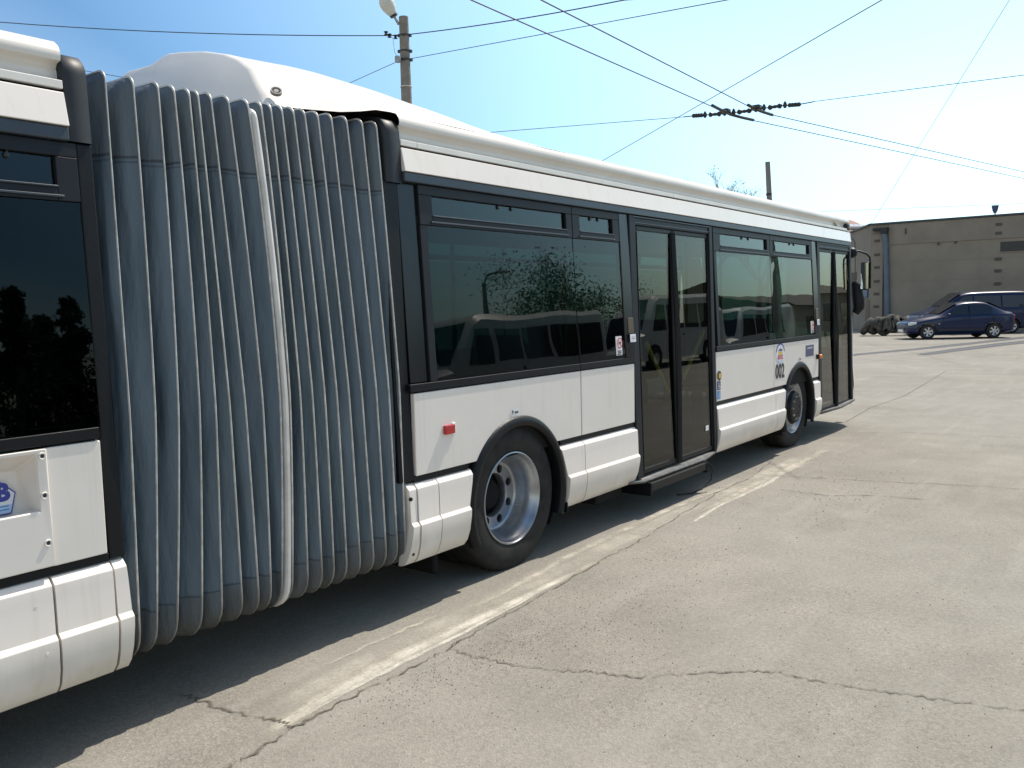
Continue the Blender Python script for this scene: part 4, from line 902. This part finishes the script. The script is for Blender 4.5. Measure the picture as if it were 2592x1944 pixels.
wA = pix(1008, 90, 20); wire([pix(-500, 40, 30), pix(0, 56, 26), wA], .014, 'twisted dark cable from the left edge to the concrete lamp post', .1); wire([wA, pix(1580, 0, 16), pix(1900, -60, 13)], .014, 'twisted dark cable from the lamp post up to the top edge', .05)
wB = pix(1010, 154, 20); wire([pix(640, 320, 30), wB], .009, 'thin wire from the lamp post slanting down left behind the roof fairing'); wire([wB, pix(1840, 0, 14), pix(2100, -60, 12)], .009, 'thin wire from the lamp post rising right, ending at the top edge')
wire([pix(1400, 480, 26), pix(1523, 408, 22), pix(2232, 0, 14), pix(2400, -100, 12)], .009, 'thin stay wire crossing both trolley wires left of the black fittings')
wire([pix(2700, -230, 33), pix(2555, 0, 36), pix(2205, 567, 44)], .012, 'thin wire falling steeply to the corner of the grey building')
wire([pix(1700, 549, 60), pix(2045, 537, 60), pix(2592, 515, 60), pix(3000, 498, 60)], .014, 'faint low distant wire just above the roof of the grey building')
wire([pix(150, 168, 30), pix(290, 192, 30), pix(700, 260, 30)], .012, 'short piece of thin wire between the bellows top and the roof fairing')

# ------------------------------------------------------------------ grey building, house, bare tree
bl = empty('grey_building', (50, -8, 0), 0, 'low grey concrete panel building with a blue downpipe behind the parked cars', 'building')
FX = 48.0; H = 5.52; CY = 9.0; lw = Vector((62.9, 16.4))
foot = [(FX, CY), (lw.x, lw.y), (84, 16.4), (84, -9), (FX, -9)]
def prism(mb, foot, z0, z1):
    n = len(foot); return mb.add([(x, y, z0) for x, y in foot] + [(x, y, z1) for x, y in foot], [tuple(range(n)), tuple(range(n, 2 * n))[::-1]] + [(i, (i + 1) % n, n + (i + 1) % n, n + i) for i in range(n)])
prism(MB(), foot, 0, H).build('wall', M['wall'], bl)
q = MB(); q.box(FX - .05, FX, -9, 8.12, 4.44, H - .02); q.build('fascia', M['wall2'], bl, .01)
for z in (3.52, 2.53, 1.53, .6):
    MB().box(FX - .005, FX + .01, -9, 8.1, z - .006, z + .006).build('panel_joint', M['joint'], bl)
q = MB(); q.box(FX - .12, FX + .25, -9.05, 9.1, H, H + .09); q.build('coping', M['coping'], bl)
n_ = Vector((lw.x - FX, lw.y - CY)).normalized(); pr = Vector((-n_.y, n_.x))
def lwbox(name, t0, t1, z0, z1, d, m, back=.02):
    q = MB(); q.add([(FX + n_.x * t + pr.x * s_, CY + n_.y * t + pr.y * s_, z) for z in (z0, z1) for t, s_ in ((t0, -back), (t1, -back), (t1, d), (t0, d))], [(0, 1, 2, 3), (4, 7, 6, 5), (0, 4, 5, 1), (1, 5, 6, 2), (2, 6, 7, 3), (3, 7, 4, 0)]); return q.build(name, M[m], bl, .01)
lwbox('coping', .12, 16.6, H + .002, H + .092, .12, 'coping', .2)
MB().box(FX - .16, FX, 8.35, 8.95, 0, 5.03).build('pilaster', M['wall2'], bl, .02)
q = MB(); q.box(FX - .42, FX, 8.12, 8.45, 5.03, 5.36); q.box(FX - .30, FX - .02, 8.452, 8.86, 5.19, 5.34); q.build('rain_hopper', M['cuff'], bl, .03)
MB().tube([(FX - .22, 8.31, 5.07), (FX - .14, 8.24, 4.57), (FX - .14, 8.07, 0)], .14, 14).build('downpipe', M['pipe'], bl)
for z in (4.68, 3.96, 3.30, 2.58, 1.92, 1.26): MB().box(FX - .175, FX - .155, 8.50, 8.79, z - .07, z + .07).build('vent', M['vent'], bl, .01)
for z in (5.12, 4.70, 3.465, 2.89, 2.27): MB().box(FX - .07, FX - .004, 2.95, 3.23, z - .07, z + .07).build('vent', M['vent'], bl, .01)
for y0, y1 in ((-1.0, 3.01), (-6.3, -2.3)):
    o = MB().box(FX - .008, FX + .10, y0, y1, 3.80, 4.28).build('window', M['insul'], bl); MB().box(FX - .05, FX - .01, y0, y1, 3.75, 3.80).build('sill', M['wall2'], o)
for y, h_ in ((7.29, .3), (5.75, .14), (4.98, .12)): MB().box(FX - .07, FX, y - .05, y + .05, 4.44 - h_ + (.8 if y > 6 else 0), 4.438 + (.8 if y > 6 else 0)).build('wall_stain', M['vent'], bl)
def onleft(t, z): return (FX + n_.x * t, CY + n_.y * t, z)
lwbox('shutter', .4, 1.75, 1.755, 3.69, .08, 'bluedoor'); lwbox('plinth_block', .05, 3.0, 0, 1.61, .25, 'wall2'); lwbox('doorway', 3.5, 6.1, 0, 3.2, .03, 'vent')
MB().tube([onleft(6.0, 5.2), onleft(4.6, 5.15), onleft(4.0, 4.9), onleft(3.85, 3.8), onleft(3.8, 1.8)], .035, 8).build('cable', M['insul'], bl)
rl = empty('roof_floodlight', (48.0, 3.27, 5.6), 0, 'small dark cup shaped lamp on the roof edge of the grey building', 'lamp')
q = MB(); q.lathe([(0, -.02), (.06, 0), (.11, .1), (.16, .33), (.165, .36), (0, .36)], 18, (47.95, 3.27, 5.68), 'z'); q.build('shade', M['bluedoor'], rl); MB().tube([(48.05, 3.27, 5.55), (47.95, 3.27, 5.68)], .025, 8).build('bracket', M['insul'], rl)

hs = empty('red_roof_house', (78, 17, 0), 0, 'house with a red brown roof and three skylights behind the grey building', 'house')
hr = []
dA, dB = pix(2030, 534, 76), pix(2156, 558, 74); eA, eB = pix(1990, 585, 74), pix(2222, 577, 72)
q = MB(); e0 = pix(1990, 600, 74); e1 = pix(2224, 582, 72); rd0 = pix(2060, 540, 80); rd1 = pix(2157, 558, 78); ez = 6.75; e0.z = ez; e1.z = ez
q.add([e0, e1, rd1, rd0, (e0.x + 14, e0.y + 3, ez), (e1.x + 14, e1.y + 3, ez)], [(0, 1, 2, 3), (1, 5, 2), (3, 2, 5, 4), (0, 3, 4)]); rf = q.build('roof', M['tile'], hs)
q = MB(); q.add([(e0.x, e0.y, 0), (e1.x + .3, e1.y, 0), (e1.x + 13.5, e1.y + 3, 0), (e0.x + 13.5, e0.y + 3, 0), (e0.x + .3, e0.y, ez - .02), (e1.x + .3, e1.y, ez - .02), (e1.x + 13.5, e1.y + 3, ez - .02), (e0.x + 13.5, e0.y + 3, ez - .02)], [(0, 1, 5, 4), (1, 2, 6, 5), (2, 3, 7, 6), (3, 0, 4, 7)]); q.build('wall', M['house'], hs)
nrm = (e1 - e0).cross(rd0 - e0).normalized(); 
if nrm.x > 0: nrm = -nrm
def on_roof(px, py):
    d = cf + cr * ((px - 1296) / 2176.92) - cu * ((py - 972) / 2176.92); return CAM + d * ((e0 - CAM).dot(nrm) / d.dot(nrm))
for a in (2150, 2161, 2172):
    c4 = [on_roof(a, 570), on_roof(a + 9.5, 570), on_roof(a + 12, 575.5), on_roof(a + 2, 575.5)]
    MB().add([c + nrm * .08 for c in c4] + [c - nrm * .05 for c in c4], [(0, 1, 2, 3), (0, 4, 5, 1), (1, 5, 6, 2), (2, 6, 7, 3), (3, 7, 4, 0)]).build('skylight', M['skyl'], rf)

def branch(mb, p, d, L, r, depth, rng, ends):
    q = p + d * L; mid = p.lerp(q, .5) + Vector((rng.uniform(-1, 1), rng.uniform(-1, 1), rng.uniform(-.5, .8))) * L * .08
    mb.tube([p, mid, q], [r, r * .82, r * .62], 5 if depth < 3 else 4, cap=False)
    if depth == 0: ends.append(q); return
    for k in range(rng.choice((2, 3, 3))):
        a = rng.uniform(0, 6.28); t = rng.uniform(.25, .8); side = d.orthogonal().normalized(); side.rotate(Matrix.Rotation(a, 3, d))
        nd = (d * math.cos(t) + side * math.sin(t) + Vector((0, 0, .18))).normalized(); branch(mb, mid.lerp(q, rng.uniform(.4, 1)), nd, L * rng.uniform(.62, .82), r * .6, depth - 1, rng, ends)
def bare_tree(loc, h, seed, label, spread=.16, depth=5, r=.2, buds=True, name='bare_tree'):
    rng = random.Random(seed); t = empty(name, loc, 0, label, 'tree'); base = Vector(loc)
    MB().tube([base, base + Vector((.05, .1, h * .2)), base + Vector((.1, 0, h * .36))], [r * 1.25, r, r * .85], 10).build('trunk', M['bark'], t)
    mb = MB(); ends = []
    for k in range(6):
        a = k * 1.05 + rng.uniform(-.3, .3); d = Vector((math.cos(a) * .75, math.sin(a) * .75, rng.uniform(.55, 1.1))).normalized()
        branch(mb, base + Vector((.08, 0, h * rng.uniform(.26, .36))), d, h * .25, r * .5, depth, rng, ends)
    mb.build('crown', M['twig'], t)
    if buds:
        b = MB()
        for e_ in ends:
            for k in range(2):
                c = e_ + Vector((rng.gauss(0, .08), rng.gauss(0, .08), rng.gauss(0, .08))); v = [Vector((rng.uniform(-1, 1), rng.uniform(-1, 1), rng.uniform(-1, 1))) * .05 for _ in range(3)]
                b.add([c + q for q in v], [(0, 1, 2)])
        b.build('buds', M['bud'], t)
    return t
tw = pix(1775, 520, 50); bare_tree((tw.x, tw.y, 0), 9.1, 5, 'pale bare tree whose twig tips show above the bus roof, the wider one', depth=5)
tw = pix(1925, 520, 50); bare_tree((tw.x, tw.y, 0), 7.5, 11, 'smaller bare tree with twig tips beside the thin dark pole', depth=4, r=.14)

# ------------------------------------------------------------------ parked cars and old tyres
def loft_car(root, Lw, stations, mname, wheels, wr, tw_):
    """stations: (x, half-width, z_sill, z_belt, z_top, half-width of top). x grows towards the tail."""
    rows = []
    for x, hw, zs, zb, zt, ht in stations:
        d = zb - zs
        half = [(0, zs), (hw * .8, zs), (hw * .95, zs + .04), (hw, zs + d * .35), (hw, zs + d * .65), (hw * .985, zb - .05), (hw * .955, zb), (ht + (hw * .93 - ht) * .45, zb + (zt - zb) * .52), (ht, zb + (zt - zb) * .88), (ht * .85, zt - (zt - zb) * .02), (0, zt + .015)]
        rows.append([(x, -y, z) for y, z in half] + [(x, y, z) for y, z in half[::-1][1:-1]])
    mb = MB(); mb.grid(rows, close_v=True); n = len(rows[0]); mb.f.append(tuple(range(n))); mb.f.append(tuple(range((len(rows) - 1) * n, len(rows) * n))[::-1])
    b = mb.build('body', M[mname], None, smooth=40, sub=2); local(b, root)
    cut = []
    for wx in wheels:
        c = MB().lathe([(0, -1.2), (wr * 1.17, -1.2), (wr * 1.17, 1.2), (0, 1.2)], 32, (wx, 0, wr)).build('cutter', M['under']); local(c, root); cut.append(c)
    md = b.modifiers
    for c in cut:
        q = b.modifiers.new('cut', 'BOOLEAN'); q.object = c; q.solver = 'EXACT'
    bpy.context.view_layer.update()
    dg = bpy.context.evaluated_depsgraph_get(); me = bpy.data.meshes.new_from_object(b.evaluated_get(dg)); b.modifiers.clear(); b.data = me
    for c in cut: bpy.data.objects.remove(c)
    for p in me.polygons: p.use_smooth = True
    me.set_sharp_from_angle(angle=R(38))
    for wx in wheels:
        for sgn in (-1, 1):
            y = sgn * (tw_ - .02)
            t = MB().lathe([(wr * .62, -.10), (wr * .95, -.10), (wr, -.06), (wr, .06), (wr * .95, .10), (wr * .62, .10)], 32).build('wheel', M['rubber'], None, smooth=50); local(t, root); t.location = (wx, y, wr)
            h = MB(); h.lathe([(wr * .64, -.095), (wr * .62, -.105), (wr * .56, -.09), (wr * .52, -.04)], 32)
            for k in range(6):
                a = 2 * math.pi * k / 6 + .3; ca, sa = math.cos(a), math.sin(a); px_, pz_ = -sa, ca; r0, r1 = wr * .10, wr * .58; w0, w1 = wr * .09, wr * .13
                h.add([(r0 * ca + px_ * w0, -.085, r0 * sa + pz_ * w0), (r0 * ca - px_ * w0, -.085, r0 * sa - pz_ * w0), (r1 * ca - px_ * w1, -.095, r1 * sa - pz_ * w1), (r1 * ca + px_ * w1, -.095, r1 * sa + pz_ * w1)], [(0, 1, 2, 3)])
            h.lathe([(0, -.10), (wr * .14, -.095), (wr * .2, -.08)], 20)
            hub = h.build('hubcap', M['alloy'], None); local(hub, t)
            bk = MB().lathe([(0, -.03), (wr * .62, -.03)], 24).build('brake_disc', M['under'], None); local(bk, t)
            if sgn > 0: t.rotation_euler = (0, 0, math.pi)
    return b
def side_glass(root, b_, poly, stations, out=.012, m='carglass', name='window'):
    """flat-ish glass lying on both sides of the cabin; poly of (x, z)"""
    def half(x, z):
        for s0, s1 in zip(stations, stations[1:]):
            if s0[0] <= x <= s1[0]:
                u = (x - s0[0]) / (s1[0] - s0[0]); hw, zs, zb, zt, ht = [s0[i] + (s1[i] - s0[i]) * u for i in range(1, 6)]
                v = min(1, max(0, (z - zb) / max(.01, zt - zb))); return hw * .955 + (ht - hw * .955) * v
        return stations[-1][1]
    for sgn in (-1, 1):
        q = MB(); q.add([(x, sgn * (half(x, z) + out), z) for x, z in poly], [tuple(range(len(poly)))]); local(q.build(name, M[m], None), root)
heading = Vector((.535, -.845)) * 2.6; ang = math.atan2(heading.y, heading.x)
wb = 2.63; sc_ = heading.length / wb
car = empty('blue_sedan', (37.728, 4.149, 0), ang, 'dark blue four door sedan with pale hubcaps parked before the grey building', 'car'); car.scale = (.97, .96, 1)
# local frame: x towards the tail with the front wheel at 0, near side at y = -
HWc = .84
ST = [(-.78, .50, .34, .55, .60, .40), (-.74, .68, .25, .60, .68, .55), (-.55, .79, .20, .66, .76, .62), (-.2, .83, .19, .74, .85, .66), (.30, .845, .18, .83, .92, .68), (.52, .85, .18, .87, .99, .66), (.80, .85, .18, .89, 1.16, .63), (1.12, .85, .18, .90, 1.36, .60), (1.38, .85, .18, .91, 1.45, .59), (1.75, .85, .18, .92, 1.49, .585), (2.2, .85, .18, .93, 1.48, .585), (2.45, .85, .18, .94, 1.44, .58), (2.75, .845, .18, .95, 1.30, .60), (3.02, .84, .19, .96, 1.14, .63), (3.18, .83, .21, .96, 1.06, .66), (3.40, .80, .25, .95, 1.04, .66), (3.50, .72, .32, .90, .98, .60), (3.53, .55, .42, .80, .86, .5)]
for s_ in (0,): pass
off = .80
def shift(st): return [(x, hw, zs, zb, zt, ht) for x, hw, zs, zb, zt, ht in st]
body = loft_car(car, 4.3, ST, 'bluecar', (0, wb), .305, .78)
for o in car.children: o.location.y += off
side_glass(car, body, [(.80, .955), (1.35, .955), (1.62, .965), (1.62, 1.37), (1.40, 1.355), (1.12, 1.25)], ST); side_glass(car, body, [(1.68, .965), (2.50, .975), (2.62, 1.22), (2.42, 1.345), (2.15, 1.375), (1.68, 1.37)], ST)
for o in car.children:
    if o.name.startswith('window'): o.location.y = off
q = MB(); q.add([(.52, -.60, .985), (.52, .60, .985), (1.30, .53, 1.425), (1.30, -.53, 1.425)], [(0, 1, 2, 3)]); q.v = [(x - .03, y, z + .03) for x, y, z in q.v]; o = q.build('windscreen', M['carglass'], None); local(o, car); o.location.y = off
q = MB(); q.add([(2.52, -.50, 1.41), (2.52, .50, 1.41), (3.06, .58, 1.13), (3.06, -.58, 1.13)], [(0, 1, 2, 3)]); q.v = [(x + .02, y, z + .03) for x, y, z in q.v]; o = q.build('rear_screen', M['carglass'], None); local(o, car); o.location.y = off
for sgn in (-1, 1):
    h = MB(); h.tube([(-.70, sgn * .60, .60), (-.60, sgn * .67, .62), (-.42, sgn * .745, .655)], [.07, .085, .05], 12); o = h.build('headlight', M['lens'], None, smooth=60); local(o, car); o.location.y = off
    h = MB(); h.box(3.44, 3.51, sgn * .66 - .06, sgn * .66 + .06, .62, .93); o = h.build('tail_light', M['red'], None, .03); local(o, car); o.location.y = off
    h = MB(); h.box(.72, .84, sgn * .93 - .09, sgn * .93 + .09, .92, 1.02); o = h.build('wing_mirror', M['bluecar'], None, .03); local(o, car); o.location.y = off
    for x in (1.42, 2.35):
        h = MB(); h.box(x, x + .18, sgn * .853 - .012, sgn * .853 + .012, .80, .825); o = h.build('door_handle', M['bluecar'], None, .008); local(o, car); o.location.y = off
    h = MB(); h.box(.42, .48, sgn * .85 - .008, sgn * .85 + .008, .60, .63); o = h.build('side_repeater', M['lens'], None, .005); local(o, car); o.location.y = off
for sgn in (-1, 1):
    for xx, z0_, z1_ in ((.62, .30, .86), (1.66, .30, .92), (2.62, .62, .93)):
        h = MB(); h.box(xx - .006, xx + .006, sgn * .845 - .012, sgn * .845 + .010, z0_, z1_); o = h.build('door_gap', M['insul'], None); local(o, car); o.location.y = off
    h = MB(); h.box(.42, 2.25, sgn * .842 - .02, sgn * .842 + .022, .34, .40); o = h.build('side_moulding', M['insul'], None, .006); local(o, car); o.location.y = off
h = MB(); h.box(-.80, -.74, -.42, .42, .36, .48); o = h.build('grille', M['insul'], None, .01); local(o, car); o.location.y = off
h = MB(); h.box(-.81, -.76, -.26, .26, .30, .40); o = h.build('number_plate', M['stick'], None, .005); local(o, car); o.location.y = off

van = empty('blue_van', (42.3, 4.6, 0), ang, 'long navy blue van parked behind the blue sedan', 'van'); van.scale = (1, 1, 1)
SV = [(-.86, .55, .40, .66, .72, .45), (-.82, .78, .28, .74, .84, .62), (-.60, .90, .22, .84, .98, .70), (-.15, .94, .20, .98, 1.10, .74), (.22, .95, .20, 1.06, 1.22, .74), (.55, .95, .20, 1.08, 1.50, .72), (.90, .95, .20, 1.09, 1.76, .71), (1.20, .95, .20, 1.10, 1.87, .71), (1.6, .95, .20, 1.10, 1.90, .72), (2.6, .95, .20, 1.10, 1.91, .73), (3.6, .95, .20, 1.10, 1.91, .73), (3.95, .94, .24, 1.10, 1.88, .73), (4.05, .86, .34, 1.08, 1.70, .66)]
vb = loft_car(van, 4.9, SV, 'bluevan', (0, 3.1), .33, .87)
voff = .87
for o in van.children: o.location.y += voff
def vglass(poly):
    n0 = set(van.children); side_glass(van, vb, poly, SV, .012)
    for o in van.children:
        if o not in n0: o.location.y = voff
vglass([(.62, 1.16), (1.45, 1.17), (1.45, 1.70), (1.12, 1.69), (.95, 1.58)]); vglass([(1.52, 1.17), (2.65, 1.17), (2.65, 1.70), (1.52, 1.70)]); vglass([(2.72, 1.17), (3.85, 1.17), (3.85, 1.68), (2.72, 1.70)])
q = MB(); q.add([(.26, -.66, 1.26), (.26, .66, 1.26), (1.08, .62, 1.84), (1.08, -.62, 1.84)], [(0, 1, 2, 3)]); q.v = [(x - .03, y, z + .03) for x, y, z in q.v]; o = q.build('windscreen', M['carglass'], None); local(o, van); o.location.y = voff
for sgn in (-1, 1):
    h = MB(); h.tube([(-.80, sgn * .66, .74), (-.66, sgn * .76, .78), (-.40, sgn * .86, .84)], [.08, .10, .05], 12); o = h.build('headlight', M['lens'], None, smooth=60); local(o, van); o.location.y = voff
    h = MB(); h.box(.72, .86, sgn * 1.05 - .1, sgn * 1.05 + .1, 1.12, 1.30); o = h.build('wing_mirror', M['insul'], None, .03); local(o, van); o.location.y = voff

# leaning truck tyres in a row
def old_tyre(k, loc, tilt, rz):
    R0, wd = .43, .12
    prof = [(.24, -.09), (.27, -wd), (.36, -wd - .01), (.405, -wd + .01), (.42, -wd + .03), (R0, -wd * .55), (R0 + .01, 0), (R0, wd * .55), (.42, wd - .03), (.405, wd - .01), (.36, wd + .01), (.27, wd), (.24, .09)]
    return prof
tmp = MB().lathe(old_tyre(0, 0, 0, 0), 36).build('old_tyre', M['tread'], None, smooth=45)
n_ty = 7
for k in range(n_ty):
    o = tmp if k == 0 else tmp.copy()
    if k: COL.objects.link(o)
    px = 2195 + 21.5 * k; c = pix(px, 830 - (4 if k in (3, 4) else 0), 42.6); o.location = (c.x, c.y, .43 + (.09 if k in (3, 4) else 0.0) + .02 * (k % 2)); o.rotation_euler = (R(34 + (k * 37 % 5) - 2), R(40 * k), R(6))
    tag(o, 'old dusty truck tyre in the row before the grey building, ' + ['at the left end', 'second from left', 'third from left', 'fourth from left', 'fifth from left', 'touching the sedan nose', 'behind the hood'][k], 'tyre', 'old tyres leaning in a row')

# ------------------------------------------------------------------ across the yard: what the windows reflect
def minibus(x, y, L, label):
    b = empty('white_minibus', (x, y, 0), 0, label, 'minibus', 'white minibuses parked across the yard')
    Wd, Ht = 2.1, 2.62; rows = []
    for xx, z_hood, inset in ((0, 1.02, .22), (.10, 1.18, .10), (.75, 1.32, .03), (1.05, 1.75, .02), (1.55, 2.45, .02), (1.9, 2.60, .0), (L * .6, Ht, 0), (L - .12, Ht, 0), (L, Ht - .12, .06)):
        half = [(0, .32), (Wd / 2 - inset, .32), (Wd / 2 - inset, .9), (Wd / 2 - inset, min(z_hood - .05, 1.2)), (Wd / 2 - inset - .06 * max(0, z_hood - 1.2), max(z_hood - .16, .95)), (Wd / 2 - inset - .25, z_hood - .02), (0, z_hood)]
        rows.append([(x + xx, y - Wd / 2 - yy, z) for yy, z in half[::-1]] + [(x + xx, y - Wd / 2 + yy, z) for yy, z in half[1:]])
    mb = MB(); mb.grid(rows); n = len(rows[0]); mb.f += [tuple(range(n)), tuple(range((len(rows) - 1) * n, len(rows) * n))[::-1]]
    mb.build('body', M['vanwhite'], b, smooth=35)
    def sidep(name, poly, m, parent, d=.012):
        q = MB(); pts = [(x + a, y - .06 * max(0, c - 1.2) + d, c) for a, c in poly]; q.add(pts + [(p[0], p[1] - .03, p[2]) for p in pts], [tuple(range(len(pts)))] + [(i, (i + 1) % len(pts), len(pts) + (i + 1) % len(pts), len(pts) + i) for i in range(len(pts))]); return q.build(name, M[m], parent)
    sidep('window', [(1.25, 1.32), (2.15, 1.32), (2.15, 2.22), (1.62, 2.22)], 'darkglass', b)
    n_ = int((L - 2.5) / 1.35)
    for k in range(n_):
        a = 2.35 + k * 1.35; sidep('window', [(a, 1.35), (a + 1.2, 1.35), (a + 1.2, 2.22), (a, 2.22)], 'darkglass', b)
    MB().add([(x + .80, y - .25, 1.38), (x + .80, y - Wd + .25, 1.38), (x + 1.50, y - Wd + .30, 2.42), (x + 1.50, y - .30, 2.42)], [(0, 1, 2, 3)]).build('windscreen', M['darkglass'], b)
    for xx in (1.25, L - 1.75):
        ar = MB().lathe([(0, .02), (.44, .02), (.46, -.05)], 28, (x + xx, y, .42)).build('wheel_arch', M['under'], b)
        t = MB().lathe([(.2, .03), (.34, .05), (.37, .02), (.37, -.2), (0, -.2)], 28, (x + xx, y, .37)).build('wheel', M['rubber'], b); MB().lathe([(0, .04), (.12, .045), (.2, .03)], 24, (x + xx, y, .37)).build('hub', M['alloy'], t)
    MB().box(x - .06, x + .2, y - Wd + .15, y - .15, .35, .62).build('bumper', M['plastic'], b, .05)
    MB().box(x + 3.4, x + 3.55, y, y + .02, 1.08, 1.16).build('door_handle', M['insul'], b, .01)
    return b
minibus(15.2, -10.4, 8.0, 'white minibus mirrored in the large window right of the bellows'); minibus(25.3, -10.5, 7.2, 'white minibus mirrored in the middle door glass'); minibus(34.0, -10.8, 7.6, 'white minibus mirrored in the windows right of the middle door')
def clump_tree(loc, h, rad, seed, label, m='leaf', conifer=False, n=2600, lf=.16):
    rng = random.Random(seed); t = empty('conifer_tree' if conifer else 'leafy_tree', loc, 0, label, 'tree'); b = Vector(loc)
    MB().tube([b, b + Vector((.06, .03, h * .5)), b + Vector((0, 0, h * (.97 if conifer else .7)))], [.22, .13, .03], 8).build('trunk', M['bark'], t)
    mb = MB(); cl = [Vector((rng.gauss(0, .45), rng.gauss(0, .45), rng.uniform(-.8, .8))) for _ in range(16)]
    limbs = [(rng.random() ** .8, rng.uniform(0, 6.28), rng.uniform(.45, 1.2)) for _ in range(90)]
    for k in range(n):
        if conifer:
            u, a, le = rng.choice(limbs); tt = rng.random() ** .7; ring = ((1 - u) * rad * le + .08) * tt; c = b + Vector((math.cos(a) * ring + rng.gauss(0, .06), math.sin(a) * ring + rng.gauss(0, .06), h * (.10 + .88 * u) - ring * .3 + rng.gauss(0, .07)))
        else:
            q = rng.choice(cl); c = b + Vector((q.x * rad, q.y * rad, h * .68 + q.z * h * .26)) + Vector((rng.gauss(0, 1), rng.gauss(0, 1), rng.gauss(0, .8))) * rad * .2
        v = [Vector((rng.uniform(-1, 1), rng.uniform(-1, 1), rng.uniform(-1, 1))) * (.09 if conifer else lf) for _ in range(4)]
        mb.add([c + w_ for w_ in v], [(0, 1, 2), (0, 2, 3)])
    mb.build('crown', M[m], t); return t
c = pixm(22, 530, 25); clump_tree((c.x, c.y, 0), c.z + .1, 1.7, 2, 'dark pointed conifer mirrored in the rear section window', 'needle', True, 6500); c = pixm(165, 560, 27); clump_tree((c.x, c.y, 0), c.z + .1, 1.9, 3, 'shorter dark conifer mirrored beside the bellows post', 'needle', True, 6500)
c = pixm(95, 600, 29); clump_tree((c.x, c.y, 0), c.z, 2.2, 9, 'low dark conifer between the two mirrored conifers', 'needle', True, 6500)
c = pixm(1400, 640, 32); clump_tree((c.x, c.y, 0), 5.3, 2.5, 4, 'young leafy tree mirrored in the large window above the minibus roof', 'leaf', False, 8000, .05)
c = pixm(1500, 655, 34); clump_tree((c.x, c.y, 0), 4.2, 1.5, 14, 'small leafy tree mirrored in the narrow window before the middle door', 'leaf', False, 3500, .05)
c = pixm(1235, 597, 35); p3 = pole('street_lamp', (c.x, c.y), (c.x, c.y, c.z), .16, .12, 'slim pole with a short lamp arm mirrored in the large window', 'lamp post'); MB().tube([(c.x, c.y, c.z - .05), (c.x + .3, c.y, c.z + .35), (c.x + 1.1, c.y, c.z + .5)], .05, 8).build('lamp_arm', M['insul'], p3); MB().box(c.x + 1.0, c.x + 1.6, c.y - .12, c.y + .12, c.z + .44, c.z + .56).build('lamp_head', M['lampw'], p3, .04)
c = pixm(1975, 640, 40); pole('dark_pole', (c.x, c.y), (c.x, c.y, 6.5), .17, .12, 'plain pole mirrored in the window before the front door', 'pole')
sh = empty('brown_shed', (60, -18, 0), 0, 'low brown building mirrored beside the front door', 'building')
MB().box(54, 74, -26, -15, 0, 2.9).build('wall', M['house'], sh); MB().add([(53.6, -26.4, 2.9), (53.6, -14.6, 2.9), (74, -14.6, 2.9), (74, -26.4, 2.9), (53.8, -20.5, 4.2), (74, -20.5, 4.2)], [(0, 1, 4), (1, 2, 5, 4), (3, 0, 4, 5), (2, 3, 5)]).build('roof', M['bark'], sh)
for x in (56, 60, 64): MB().box(x, x + 1.6, -15.02, -14.98, 1.0, 2.2).build('window', M['darkglass'], sh)
